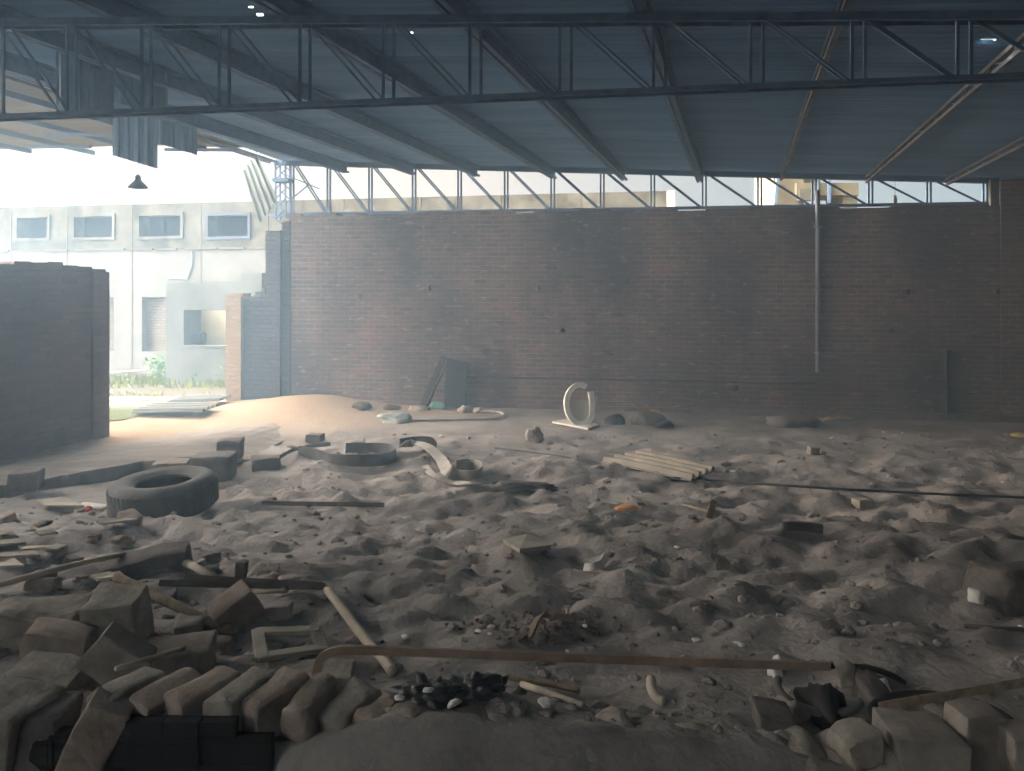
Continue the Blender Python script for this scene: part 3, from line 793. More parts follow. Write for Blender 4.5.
# yellowish tower with a platform, seen over the back wall
tw = thing('yard_tower', 'yellowish concrete tower with a side platform seen above the back wall', 'tower', (0, 26, 0))
def tx(px, py): v = at_Y(px, py, 26); return v.x, v.z
bm = bmesh.new(); a, b = tx(768, 205), tx(797, 160); vs = box(bm, a[0], b[0], -0.6, 1.5, -0.5, 7.0)
obj('tower_wall', bm, 'tower', tw)
bm = bmesh.new(); a, b = tx(788, 198), tx(848, 186); box(bm, a[0], b[0], -0.8, 0.8, a[1], b[1]); obj('platform', bm, 'tower', tw)
bm = bmesh.new(); a, b = tx(834, 225), tx(848, 186); box(bm, a[0], b[0], -0.7, 0.7, -0.5, b[1]); obj('column', bm, 'tower', tw)
bm = bmesh.new(); a, b = tx(797, 187), tx(823, 165); box(bm, a[0], b[0], 0.2, 1.2, a[1], b[1] + .6); obj('tank', bm, 'tower', tw)
for px in (766, 806, 818):
    bm = bmesh.new(); a, b = tx(px, 206), tx(px + (5 if px == 766 else 0), 165); bar(bm, (a[0], -0.9, a[1]), (b[0], -0.9, b[1] + .5), 0.09); obj('rail_post', bm, 'steel', tw)
bm = bmesh.new(); a, b = tx(790, 203), tx(806, 192); box(bm, a[0], b[0], -0.85, -0.6, a[1], b[1]); obj('motor', bm, 'joint', tw)

# grass and weeds
def yard_z(X, Y): return -0.06 - 0.36 * smooth(13.5, 22, Y)
def grass():
    random.seed(21); bm = bmesh.new()
    for k in range(9000):
        Y = random.uniform(15.0, 21.8)
        X = random.uniform(-0.60, -0.34) * Y
        dens = smooth(18.4, 19.6, Y) + (0.5 if 15.6 < Y < 17.2 and X < -0.47 * Y else 0) + 0.05
        dens *= 0.6 + 0.8 * noise.noise(Vector((X * 1.3, Y * 1.3, 0)))
        if random.random() > dens: continue
        h = random.uniform(0.06, 0.22) * (1.3 if Y > 19.5 else 0.7); a = random.uniform(0, math.pi); w_ = random.uniform(0.012, 0.03)
        z = yard_z(X, Y); d = Vector((math.cos(a), math.sin(a), 0)) * w_; l = Vector((random.uniform(-.08, .08), random.uniform(-.08, .08), h))
        b0 = Vector((X, Y, z - 0.03))
        bm.faces.new((bm.verts.new(b0 - d), bm.verts.new(b0 + d), bm.verts.new(b0 + l)))
    o = obj('grass', bm, 'grass'); o['kind'] = 'stuff'; o['label'] = 'dry yellow-green grass in the yard before the building'; o['category'] = 'grass'
grass()
def shrub(px, py, Y, r, h, label, seed):
    random.seed(seed); p = at_Y(px, py, Y); p.z = yard_z(p.x, p.y) - 0.03
    o = thing('weed_shrub', label, 'shrub', p)
    bm = bmesh.new()
    for k in range(6):
        a = k * 1.05; tube(bm, [(0, 0, 0), (math.cos(a) * r * 0.3, math.sin(a) * r * 0.3, h * 0.5), (math.cos(a) * r * 0.6, math.sin(a) * r * 0.6, h * 0.85)], 0.012, 5)
    obj('stem', bm, 'leaf', o)
    bm = bmesh.new()
    for k in range(220):
        c = Vector((random.gauss(0, r * 0.45), random.gauss(0, r * 0.45), h * (0.15 + 0.85 * random.random() ** 0.8)))
        e1 = Vector((random.uniform(-1, 1), random.uniform(-1, 1), random.uniform(-.6, .6))).normalized(); e2 = e1.orthogonal().normalized(); s = random.uniform(0.03, 0.07)
        bm.faces.new([bm.verts.new(c + v) for v in (e1 * s, e2 * s * .5, -e1 * s, -e2 * s * .5)])
    obj('foliage', bm, 'leaf', o)
shrub(158, 372, 20.4, 0.32, 0.75, 'green leafy weed growing at the corner of the grey annex', 5)
shrub(226, 372, 20.0, 0.22, 0.7, 'green leafy weed growing beside the brick gate pier', 6)
shrub(200, 376, 20.2, 0.30, 0.42, 'low pale weed growing under the annex opening', 7)
# moss green patch in the gateway, planks, sheets
bm = bmesh.new()
ring = []
for k in range(28):
    a = 2 * math.pi * k / 28; rr = 1 + 0.25 * noise.noise(Vector((math.cos(a) * 2, math.sin(a) * 2, 3)))
    ring.append((-7.3 + 1.0 * rr * math.cos(a), 13.25 + 0.75 * rr * math.sin(a)))
c = bm.verts.new((-7.3, 13.25, 0.09)); vs = [bm.verts.new((x, y, 0.02)) for x, y in ring]
for k in range(28): bm.faces.new((c, vs[k], vs[(k + 1) % 28]))
o = obj('grass_patch', bm, 'moss'); o['kind'] = 'stuff'; o['label'] = 'short green grass patch in the gateway'; o['category'] = 'grass'
def flat_sheet(name, label, cat, corners, ribs, amp, mat, lift=0.03, thick=0.006, group=None):
    """a ribbed sheet lying through four ground points (ribs run from the first edge a-b to the edge d-c)"""
    a, b, c, d = [Vector(v) + Vector((0, 0, lift)) for v in corners]
    bm = bmesh.new(); corr(bm, 1.0, 1.0, 1.0 / ribs, amp, nl=8)
    for v in bm.verts:
        x, y, h = v.co; p = a.lerp(b, x).lerp(d.lerp(c, x), y); v.co = p - a + Vector((0, 0, h + 0.012 * math.sin(3 * y + x)))
    o = obj(name, bm, mat); o.location = a; solidify(o, thick)
    return tag(o, label, cat, group)
flat_sheet('corrugated_sheet', 'broken grey corrugated sheet lying on the dirt in the middle of the floor', 'corrugated sheet',
           [at(600, 464), at(642, 456), at(716, 471), at(690, 483)], 4, 0.028, 'asbestos', 0.05, 0.012)
flat_sheet('corrugated_sheet', 'pale corrugated sheet lying in the gateway, the nearer of two', 'corrugated sheet',
           [Vector((-6.62, 12.95, 0.06)), Vector((-6.6, 13.8, 0.06)), Vector((-5.35, 13.6, 0.09)), Vector((-5.35, 12.85, 0.09))], 4, 0.022, 'sheet_gate', 0.04, 0.02)
flat_sheet('corrugated_sheet', 'pale corrugated sheet lying in the gateway behind the nearer one', 'corrugated sheet',
           [Vector((-6.5, 14.0, 0.05)), Vector((-6.5, 14.6, 0.05)), Vector((-5.5, 14.6, 0.1)), Vector((-5.5, 14.0, 0.1))], 4, 0.02, 'sheet_gate', 0.04, 0.02)
bm = bmesh.new(); bar(bm, (-8.3, 14.9, 0.0), (-6.2, 14.85, 0.0), 0.2, 0.05)
tag(obj('kerb_plank', bm, 'pale_wood'), 'pale plank lying across the threshold of the gateway', 'plank')
bm = bmesh.new(); bar(bm, at_Y(108, 373, 20.5), at_Y(148, 370, 20.6), 0.5, 0.03)
tag(obj('cement_board', bm, 'plaster'), 'white board lying in the weeds at the foot of the building', 'board')

# ================================================================ ON THE DIRT FLOOR
def put(o, p, yaw=0.0, tx_=0.0, ty=0.0, sink=0.0):
    o.location = Vector(p) - Vector((0, 0, sink)); o.rotation_euler = (R(tx_), R(ty), R(yaw)); return o
# tyre
def torus_prof(bm, prof, n=48, mod=None):
    rings = []
    for k in range(n):
        a = 2 * math.pi * k / n
        rings.append([bm.verts.new(((r) * math.cos(a), (r) * math.sin(a), z)) for r, z in prof])
    for k in range(n):
        A, B = rings[k], rings[(k + 1) % n]
        for i in range(len(prof)): bm.faces.new((A[i], B[i], B[(i + 1) % len(prof)], A[(i + 1) % len(prof)]))
p = at(165, 508)
o = thing('truck_tyre', 'big dusty truck tyre lying flat on the dirt', 'tyre', (p.x, p.y, p.z - 0.03), (R(2), R(-2), 0)); o.scale = (0.94, 0.94, 1.1)
prof = [(0.27, 0.05), (0.30, 0.02), (0.40, 0.0), (0.46, 0.02), (0.495, 0.05), (0.505, 0.10), (0.505, 0.20), (0.495, 0.25), (0.46, 0.285), (0.40, 0.30), (0.32, 0.285), (0.275, 0.255), (0.26, 0.24), (0.275, 0.225), (0.34, 0.22), (0.42, 0.20), (0.45, 0.15), (0.42, 0.09), (0.34, 0.075), (0.275, 0.07)]
bm = bmesh.new(); torus_prof(bm, prof, 64); obj('carcass', bm, 'rubber', o, smooth=True)
bm = bmesh.new()
for k in range(56):
    a = 2 * math.pi * k / 56
    for z0, z1, da in ((0.06, 0.145, 0.03), (0.155, 0.24, -0.03)):
        c = Vector((math.cos(a), math.sin(a), 0)); bar(bm, c * 0.504 + Vector((0, 0, z0)), Vector((math.cos(a + da), math.sin(a + da), 0)) * 0.504 + Vector((0, 0, z1)), 0.036, 0.010, up=c)
obj('tread', bm, 'rubber', o)
bm = bmesh.new(); torus_prof(bm, [(0.262, 0.228), (0.285, 0.232), (0.29, 0.262), (0.268, 0.258)], 48); obj('bead', bm, 'rubber', o, smooth=True)

# concrete and brick blocks
def block(label, px, py, size, yaw=0, tx_=0, ty=0, mat='concrete', seed=1, sink=0.015, name='concrete_block', cat='block', amp=0.010, chip=0.1, dz=0.0, group=None, p=None):
    p = p or at(px, py)
    o = obj(name, rough_block(*size, seed, amp, 4, chip), mat, smooth=True)
    put(o, (p.x, p.y, p.z + dz), yaw, tx_, ty, sink)
    return tag(o, label, cat, group)
block('square concrete block beside the tyre, the tallest one standing there', 215, 478, (0.44, 0.36, 0.30), 8, seed=3, mat='concrete_dark')
block('small dark concrete block standing behind the tall block near the tyre', 230, 453, (0.30, 0.26, 0.24), 10, seed=4, mat='concrete_dark', p=Vector((-3.61, 9.55, 0.10)))
block('flat broken slab between the tyre and the apron edge', 172, 468, (0.38, 0.24, 0.13), 12, seed=5, p=Vector((-3.98, 8.7, 0.13)))
block('small square block standing on the bare sand right of the tyre', 315, 441, (0.22, 0.2, 0.12), -8, seed=6, mat='concrete_dark')
block('small pale-topped block behind the curled rubber ring', 358, 446, (0.17, 0.2, 0.10), 5, seed=7)
block('squat block standing on the concrete apron before the left wall', 24, 482, (0.28, 0.24, 0.20), 14, seed=8, mat='concrete_dark', p=Vector((-5.15, 7.9, 0.15)))
block('long low block lying half sunk left of the curled ring', 266, 468, (0.34, 0.22, 0.16), 20, seed=9, mat='concrete_dark')
block('small stub of block on the dark ground below the wall pipe', 813, 453, (0.13, 0.12, 0.10), 4, seed=10)
block('white cup-like block lying by the cable', 862, 508, (0.15, 0.12, 0.11), 12, seed=11, mat='pale_wood', name='plaster_lump', cat='lump')
# foreground rubble, left
block('big upright broken block on top of the rubble heap', 118, 640, (0.22, 0.20, 0.22), 6, 4, 0, 'stone', 12, 0.02, chip=0.08, amp=0.016)
block('worn brick-stained stone in the heap left of the upright block', 58, 656, (0.25, 0.18, 0.13), 8, -4, 6, 'old_brick', 13, 0.02, amp=0.016, name='broken_brick', cat='brick')
block('low grey stone under the brick-stained stone', 48, 682, (0.27, 0.16, 0.10), -6, 5, 4, 'stone', 14, 0.03, amp=0.018, name='stone', cat='stone')
block('slab leaning at a steep angle beneath the upright block', 104, 690, (0.21, 0.09, 0.20), 10, 20, 38, 'concrete', 15, -0.06, chip=0.1, amp=0.012, name='broken_slab', cat='slab')
block('reddish lump of mortared brick behind the coping row', 175, 668, (0.30, 0.22, 0.12), 4, 0, -3, 'old_brick', 16, 0.03, amp=0.018, name='broken_brick', cat='brick')
block('pinkish brick propped on its corner against the laths', 243, 618, (0.20, 0.12, 0.16), 30, 18, -32, 'old_brick', 17, 0.0, amp=0.01, name='broken_brick', cat='brick')
block('dark wedge of slab lying across the pole end', 150, 575, (0.50, 0.20, 0.16), 18, 8, -8, 'concrete_dark', 18, 0.02, amp=0.02, name='broken_slab', cat='slab')
block('round-edged grey boulder at the outer end of the rubble heap', 40, 628, (0.34, 0.26, 0.15), 16, 0, 6, 'stone', 19, 0.04, chip=0.25, amp=0.025, name='stone', cat='stone')
block('small dark stub standing behind the laths', 240, 580, (0.07, 0.07, 0.14), 3, 0, 5, 'concrete_dark', 20, 0.02, name='stone', cat='stone')
block('flat grey stone lying under the rectangular frame', 312, 678, (0.36, 0.16, 0.04), 4, 0, 0, 'stone', 21, 0.0, chip=0.3, amp=0.012, name='flat_stone', cat='stone')
# front row
def front(label, px, py, size, yaw, tx_, ty, mat, seed, z, Y, **k): block(label, 0, 0, size, yaw, tx_, ty, mat, seed, 0.0, p=Vector(((px - CX) / FPX * Y, Y, z)), **k)
front('pale block at the very corner of the picture, cut by its edge', 4, 720, (0.22, 0.22, 0.19), -10, 0, 8, 'stone', 31, 0.76, 2.45, chip=0.1, name='stone', cat='stone')
front('dark squat stone between the corner block and the tilted slab', 45, 740, (0.13, 0.20, 0.20), 6, 0, 6, 'concrete_dark', 32, 0.72, 2.45, chip=0.2, name='stone', cat='stone')
front('tall slab tilted sideways in front of the rubble heap', 78, 745, (0.14, 0.10, 0.27), 12, 6, 24, 'old_brick', 33, 0.72, 2.40, chip=0.12, name='broken_slab', cat='slab')
for i in range(9):
    px = 128 + i * 37 - (2 if i > 4 else 0); z = 0.835 - 0.006 * i - (0.02 if i > 5 else 0)
    Y = 2.52 + 0.004 * i
    random.seed(40 + i)
    front(f'worn brick in the row capping the low wall, {ORD(i)} from the tilted slab', px, 0, (0.112 + random.uniform(-.006, .01), 0.235, 0.12), -24 + random.uniform(-5, 5), 2 + random.uniform(-3, 3), 4 + random.uniform(-4, 4),
          'old_brick' if i % 3 else 'stone', 50 + i, z + random.uniform(-.008, .008), Y, chip=0.16 if i < 5 else 0.3, amp=0.010 if i < 4 else 0.02, name='coping_brick', cat='brick', group='bricks capping the low wall')
random.seed(15)
for i in range(14):
    px = 392 + i * 37; Y = 2.50 + random.uniform(-0.03, 0.02); k = smooth(392, 860, px)
    r = (random.uniform(0.075, 0.115), 0.115, random.uniform(0.07, 0.095))
    bm = lump(r, 70 + i, amp=0.28)
    o = obj('wall_stone', bm, 'stone', smooth=True)
    put(o, ((px - CX) / FPX * Y, Y, 0.835 - 0.085 * k + random.uniform(-.012, .012) - r[2] * 0.55), random.uniform(-20, 20))
    tag(o, f'rounded dusty stone in the crumbled low wall, {i + 1 if i > 11 else ORD(i)} past the capping bricks'.replace('13', 'thirteenth').replace('14', 'last'), 'stone', 'stones of the crumbled low wall')
# bottom corner blocks by the second tyre
front('rough lump of brick and mortar before the flat dark-faced block', 858, 0, (0.13, 0.12, 0.10), 12, 0, -8, 'stone', 81, 0.735, 2.46, chip=0.22, amp=0.018, name='broken_brick', cat='brick')
front('flat block with a black shaded face at the lower edge', 918, 0, (0.22, 0.22, 0.12), -4, -3, 3, 'concrete', 82, 0.695, 2.50, chip=0.06)
front('pale upright block behind the flat black-faced block', 975, 0, (0.15, 0.12, 0.17), 4, 0, 0, 'concrete', 83, 0.69, 2.53, chip=0.07)
front('pale block cut by the picture edge beside the upright block', 1028, 0, (0.16, 0.14, 0.11), -3, 0, 0, 'concrete', 84, 0.73, 2.44, chip=0.08)
front('small black-faced block in the hollow by the low wall', 770, 0, (0.12, 0.12, 0.10), -8, 0, 6, 'concrete_dark', 85, 0.71, 2.62, chip=0.08)
block('big rounded grey boulder at the picture edge with a white chunk before it', 1012, 602, (0.42, 0.34, 0.22), 10, 0, 6, 'concrete_dark', 86, 0.03, chip=0.35, amp=0.03, name='boulder', cat='stone')
block('white chunk of plaster lying before the grey boulder', 974, 602, (0.07, 0.07, 0.08), 25, 0, 10, 'paper', 87, 0.0, amp=0.02, chip=0.35, name='plaster_lump', cat='lump')

random.seed(303)
protos = []
for i in range(46):
    if i < 30: px, py = random.uniform(-10, 150), random.uniform(500, 660)
    else: px, py = random.uniform(150, 300), random.uniform(560, 660)
    p = at(px, py)
    if len(protos) < 6:
        o = obj('rubble_stone', rough_block(0.11, 0.085, 0.06, 200 + i, 0.012, 4, 0.2) if i % 2 else lump((0.06, 0.045, 0.035), 200 + i, amp=0.6), ('stone', 'concrete_dark', 'old_brick')[i % 3], smooth=True); protos.append(o)
    else:
        o = protos[i % 6].copy(); C.objects.link(o)
    put(o, p, random.uniform(0, 180), random.uniform(-15, 15), random.uniform(-15, 15), 0.005)
    o.scale = (random.uniform(0.6, 1.5),) * 3
    tag(o, 'small stone or brick bit strewn over the rubble heap', 'stone', 'small bits strewn over the rubble heap')
# bars, poles and sticks
def stick(name, label, cat, pts, r, mat, n=6, flat=None, group=None, parts=()):
    pts = [Vector(p) for p in pts]; o0 = pts[0].copy(); loc = [p - o0 for p in pts]
    bm = bmesh.new()
    if flat: ribbon(bm, spline(loc, 6) if len(loc) > 2 else loc, flat[0], flat[1], flat[2])
    else: tube(bm, spline(loc, 6) if len(loc) > 2 else loc, r, n)
    o = obj(name, bm, mat, smooth=not flat); o.location = o0
    return tag(o, label, cat, group)
UP = Vector((0, 0, 1))
def lift(px, py, h): p = at(px, py); return p + UP * h
def gp(px, py, h):
    """the point h above the floor that the pixel looks at"""
    a, b = (px - CX) / FPX, (py - HY) / FPX; Y = 2.2
    while Y < 24 and CAMZ - b * Y > G(a * Y, Y) + h: Y += 0.01
    return Vector((a * Y, Y, CAMZ - b * Y))
Yh = 2.97
hp = [at_Y(318, 688, Yh), at_Y(317, 672, Yh), at_Y(322, 658, Yh), at_Y(336, 651, Yh), at_Y(364, 650, Yh + .01), at_Y(500, 655, Yh + .03), at_Y(640, 660, Yh + .05), at_Y(760, 664, Yh + .06), at_Y(830, 666, Yh + .07)]
hs = spline([p - hp[0] for p in hp], 6)
hsides = [(hs[min(i + 1, len(hs) - 1)] - hs[max(i - 1, 0)]).cross(Vector((0, 1, 0))) for i in range(len(hs))]
stick('bent_strip', 'long flat rusty strip with a bent end lying across the dirt', 'metal strip', hp, 0, 'rust', flat=(hsides, 0.034, 0.014))
stick('bent_strip', 'dark curved strip arching over the scrap beside the long rusty strip', 'metal strip', [at_Y(828, 666, 3.06), at_Y(868, 668, 3.07), at_Y(893, 676, 3.06), at_Y(910, 688, 3.05), at_Y(920, 700, 3.03)], 0.012, 'rubber_dark')
stick('metal_bar', 'straight bar sloping up to the picture edge above the black ring', 'bar', [gp(880, 707, .06), gp(1030, 681, .11)], 0, 'wood', flat=(Vector((0, .5, 1)), 0.03, 0.02))
stick('white_pipe', 'pale pipe lying pointed towards the low wall with a flared end', 'pipe', [gp(326, 588, .03), gp(366, 640, .03), gp(384, 660, .03), gp(392, 671, .03)], 0.022, 'pale_wood', 10)
stick('wooden_lath', 'upper of two straight laths lying on the rubble', 'lath', [gp(186, 578, .06), gp(324, 586, .05)], 0, 'wood_dark', flat=(Vector((0, .6, 1)), 0.035, 0.03))
stick('wooden_lath', 'lower of two straight laths lying on the rubble', 'lath', [gp(160, 583, .05), gp(320, 587, .035)], 0, 'wood_dark', flat=(Vector((0, .6, 1)), 0.03, 0.025))
stick('wooden_pole', 'long thin pole reaching in from the picture edge over the rubble', 'pole', [gp(-20, 590, .08), gp(70, 566, .08), gp(140, 551, .08), gp(178, 545, .10)], 0.016, 'pale_wood')
stick('wooden_stick', 'dark stick sloping down across the rubble to the frame', 'stick', [gp(116, 577, .14), gp(160, 598, .11), gp(205, 620, .06), gp(236, 632, .02)], 0.024, 'wood')
stick('wooden_stick', 'short bleached stick end above the laths', 'stick', [gp(180, 560, .06), gp(214, 577, .04)], 0.024, 'pale_wood')
stick('wooden_stick', 'thin straight stick beside the leaning slab', 'stick', [gp(116, 669, .15), gp(183, 648, .16)], 0.009, 'pale_wood')
stick('wooden_stick', 'small pale wooden offcut under the laths', 'stick', [gp(255, 591, .03), gp(286, 590, .03)], 0.018, 'wood')
stick('wooden_stick', 'upper of two rods lying beside the black plastic', 'stick', [gp(508, 678, .03), gp(545, 683, .03), gp(580, 691, .02)], 0.011, 'wood')
stick('wooden_stick', 'lower of two rods lying beside the black plastic', 'stick', [gp(522, 684, .03), gp(583, 705, .02)], 0.013, 'pale_wood')
stick('curved_horn', 'short curved pale piece like a horn on the dark dirt', 'scrap', [gp(651, 679, .05), gp(652, 690, .04), gp(657, 698, .03), gp(664, 702, .02)], 0.020, 'pale_wood', 8)
stick('bent_rod', 'bent grey rod sticking out of the crumbs in the near middle', 'rod', [gp(528, 639, .01), gp(536, 622, .05), gp(543, 615, .07), gp(556, 616, .05), gp(574, 619, .02)], 0.014, 'wood', flat=([Vector((1, .3, .4))] * 25, 0.035, 0.012))
stick('wooden_lath', 'dark straight lath lying on bare ground right of the tyre', 'lath', [gp(262, 503, .03), gp(384, 505, .03)], 0, 'wood_dark', flat=(Vector((0, .6, 1)), 0.035, 0.03))
stick('black_log', 'short black log lying among the lumps', 'log', [gp(782, 527, .05), gp(800, 526, .05), gp(822, 529, .05)], 0.036, 'rubber', 10)
def cross_stick():
    o = thing('crossed_stick', 'pale T-shaped pair of sticks standing out of the dirt beside the broken sheet', 'stick', at(712, 518))
    q = o.location
    bm = bmesh.new(); bar(bm, gp(709, 518, 0.0) - q, at_Y(714, 500, q.y) - q, 0.05, 0.015, up=(0, 1, 0)); obj('upright', bm, 'wood', o)
    bm = bmesh.new(); bar(bm, at_Y(711, 512, q.y - .02) - q, gp(682, 504, .03) - q, 0.02); obj('arm', bm, 'wood', o)
cross_stick()
def cable():
    pts = [gp(px, py, .02) for px, py in ((500, 448), (560, 456), (600, 464))] 
    stick('black_cable', 'thin cable trailing on the dirt towards the broken sheet', 'cable', pts, 0.007, 'iron')
    pts = [gp(px, py, .05) for px, py in ((672, 478), (720, 481), (780, 485), (840, 489), (900, 492), (960, 495), (1040, 498), (1180, 502))]
    stick('black_cable', 'long black cable running from the broken sheet to the picture edge', 'cable', pts, 0.014, 'rubber_dark')
cable()
stick('thin_rod', 'thin dark rod on the ground at the picture edge above the boulder bar', 'rod', [gp(965, 626, .02), gp(1030, 630, .02)], 0.01, 'rubber_dark')
# rectangular frame
def rect_frame():
    c = [gp(258, 632, .05), gp(316, 630, .05), gp(322, 648, .06), gp(262, 657, .06)]
    m = sum(c, Vector()) / 4
    o = thing('rectangular_frame', 'pale rectangular frame lying on the rubble below the dark stick', 'frame', m)
    for i in range(4):
        a, b = c[i] - m, c[(i + 1) % 4] - m; d = (b - a).normalized()
        bm = bmesh.new(); bar(bm, a - d * 0.02, b + d * 0.02, 0.055, 0.022); bmesh.ops.bevel(bm, geom=list(bm.edges), offset=0.004, segments=1, affect='EDGES')
        obj('rail', bm, 'asbestos', o)
rect_frame()
# curled tyre bands
def band_ring():
    c = at(352, 466)
    o = thing('rubber_band', 'curled strip of tyre tread standing on edge like a half-buried ring', 'tyre strip', c)
    pts = []
    for k in range(30):
        a = R(200) + R(285) * k / 29
        pts.append(Vector((0.46 * math.cos(a) + 0.02, 0.40 * math.sin(a) + 0.40, 0.06 + 0.01 * math.sin(a * 3))))
    pts = [Vector((-0.85, 0.62, 0.05)), Vector((-0.68, 0.50, 0.055)), Vector((-0.52, 0.34, 0.06))] + pts[1:]
    bm = bmesh.new(); ribbon(bm, pts, UP, 0.15, 0.018); obj('band', bm, 'rubber', o)
    for k in range(6):
        bm = lump((0.07, 0.06, 0.05), 60 + k); 
        for v in bm.verts: v.co += Vector((-0.26 + 0.11 * k, 0.40, 0.03))
        if k % 2 == 0: obj('clod', bm, 'concrete_dark', o)
        else: bm.free()
band_ring()
def twisted():
    c = at(440, 474)
    o = thing('twisted_band', 'pale twisted rubber band with one end curled into a small ring', 'tyre strip', c)
    def L(px, py, h): return gp(px, py, h) - c
    pts = spline([L(402, 444, .12), L(414, 443, .13), L(428, 447, .13), L(440, 458, .13), L(447, 470, .09), L(456, 475, .07), L(470, 477, .07), L(480, 474, .07), L(481, 467, .07), L(468, 464, .07), L(456, 466, .07)], 5)
    n = len(pts); sides = [Vector((0.55, 0.75, 0.1)).lerp(UP, smooth(0.3, 0.52, i / n)) for i in range(n)]
    bm = bmesh.new(); ribbon(bm, pts, sides, 0.14, 0.015); obj('band', bm, 'tread', o)
    bm = bmesh.new(); ribbon(bm, spline([L(425, 466, .02), L(434, 476, .02), L(452, 482, .03), L(470, 483, .03), L(496, 478, .02)], 5), Vector((0.2, 1, 0)), 0.09, 0.012); obj('edge_strip', bm, 'tread', o)
    bm = bmesh.new(); ribbon(bm, spline([L(400, 443, .10), L(412, 441, .12), L(430, 441, .12), L(436, 446, .08)], 5), UP, 0.12, 0.014); obj('back_strip', bm, 'rubber_dark', o)
twisted()
p = at(525, 487); bm = lump((0.36, 0.13, 0.05), 5, amp=0.6)
tag(put(obj('rubber_scrap', bm, 'rubber_dark', smooth=True), p, -8), 'flat black rubber scrap lying right of the twisted band', 'scrap')
stick('metal_strip', 'thin strip running from the tall block to the curled ring', 'metal strip', [gp(252, 462, .05), gp(275, 459, .06), gp(296, 449, .07), gp(330, 444, .06)], 0, 'rubber', flat=([UP] * 25, 0.05, 0.01))
# half-buried second tyre rings
def buried_ring(label, px, py, rad, squash, tilt, mat, tube_r, a0=0, a1=360, z=0.04, Y=None):
    p = gp(px, py, z) if Y is None else at_Y(px, py, Y); bm = bmesh.new()
    pts = [Vector((rad * math.cos(R(a0 + (a1 - a0) * k / 40)), rad * squash * math.sin(R(a0 + (a1 - a0) * k / 40)), 0)) for k in range(41)]
    tube(bm, pts, tube_r, 8)
    o = obj('rubber_ring', bm, mat, smooth=True); put(o, p, 0, tilt, 0); return tag(o, label, 'tyre')
buried_ring('thin black ring lying behind the pale blocks by the low wall', 942, 722, 0.25, 0.62, 6, 'rubber_dark', 0.013, -10, 200, 0.06)
buried_ring('grey ring half buried under the long rusty strip', 818, 690, 0.15, 0.85, 8, 'rubber', 0.016, 150, 330, 0.05)
# white oval frame on a board
def oval():
    p = at(580, 427)
    o = thing('oval_frame', 'white oval plastic frame with a grey net, standing on a pale board', 'frame', (p.x + 0.02, p.y, p.z + 0.05), (R(-10), 0, R(8)))
    pts = []
    for k in range(30):
        a = R(64) + R(336) * k / 29
        x, z = 0.235 * math.cos(a), 0.315 * math.sin(a) + 0.315
        if x > 0.17: x = 0.17 + (x - 0.17) * 0.35
        pts.append(Vector((x, 0, z)))
    bm = bmesh.new(); ribbon(bm, pts, Vector((0, 1, 0)), 0.11, 0.08); obj('rim', bm, 'white', o, smooth=False)
    bm = bmesh.new()
    vs = []
    for k in range(24):
        a = R(160) + R(220) * k / 23
        x, z = 0.215 * math.cos(a), 0.29 * math.sin(a) + 0.315
        if x > 0.15: x = 0.15
        vs.append(bm.verts.new((x, 0.03, max(z, 0.0))))
    vs.append(bm.verts.new((0.1, 0.04, 0.36))); vs.append(bm.verts.new((-0.05, 0.04, 0.40)))
    bm.faces.new(vs); solidify(obj('net_panel', bm, 'net', o), 0.004)
    bm = bmesh.new(); c = [at(552, 424), at(570, 421), at(599, 427), at(588, 431)]
    m = sum(c, Vector()) / 4
    lo = [bm.verts.new(q - m + UP * 0.015) for q in c]; hi = [bm.verts.new(q - m + UP * 0.045) for q in c]
    bm.faces.new(lo[::-1]); bm.faces.new(hi)
    for i in range(4): bm.faces.new((lo[i], lo[(i + 1) % 4], hi[(i + 1) % 4], hi[i]))
    b = obj('pale_board', bm, 'paper'); b.location = m; tag(b, 'pale board lying under the white oval frame', 'board')
oval()
# leaning boards at the wall
def leaning():
    s, _ = wallpt(427, 402); s2, z2 = wallpt(445, 356)
    o = hall_thing('leaning_plank', 'dark plank leaning against the brick wall', 'plank')
    bm = bmesh.new(); bar(bm, (s, -0.42, 0.02), (s2, -0.06, z2), 0.10, 0.05, up=(0, 1, 0.2)); obj('board', bm, 'wood_dark', o)
    bm = bmesh.new(); bar(bm, (s + 0.1, -0.40, 0.02), (s2 + 0.04, -0.10, z2 - 0.2), 0.03, 0.03); obj('batten', bm, 'wood_dark', o)
    a, b = wallpt(447, 358), wallpt(468, 400)
    bm = bmesh.new(); A = Vector((a[0], -0.04, a[1])); B = Vector((b[0] - 0.03, -0.04, a[1] - 0.06)); Cc = Vector((b[0] - 0.02, -0.16, 0.0)); D = Vector((a[0] - 0.02, -0.16, 0.0))
    f = [bm.verts.new(v) for v in (D, Cc, B, A)]; g = [bm.verts.new(v + Vector((0, 0.03, 0))) for v in (D, Cc, B, A)]
    bm.faces.new(f); bm.faces.new(g[::-1])
    for i in range(4): bm.faces.new((f[i], g[i], g[(i + 1) % 4], f[(i + 1) % 4]))
    tag(obj('leaning_board', bm, 'rubber_dark', mw=HALL), 'black board leaning on the wall behind the leaning plank', 'panel')
leaning()
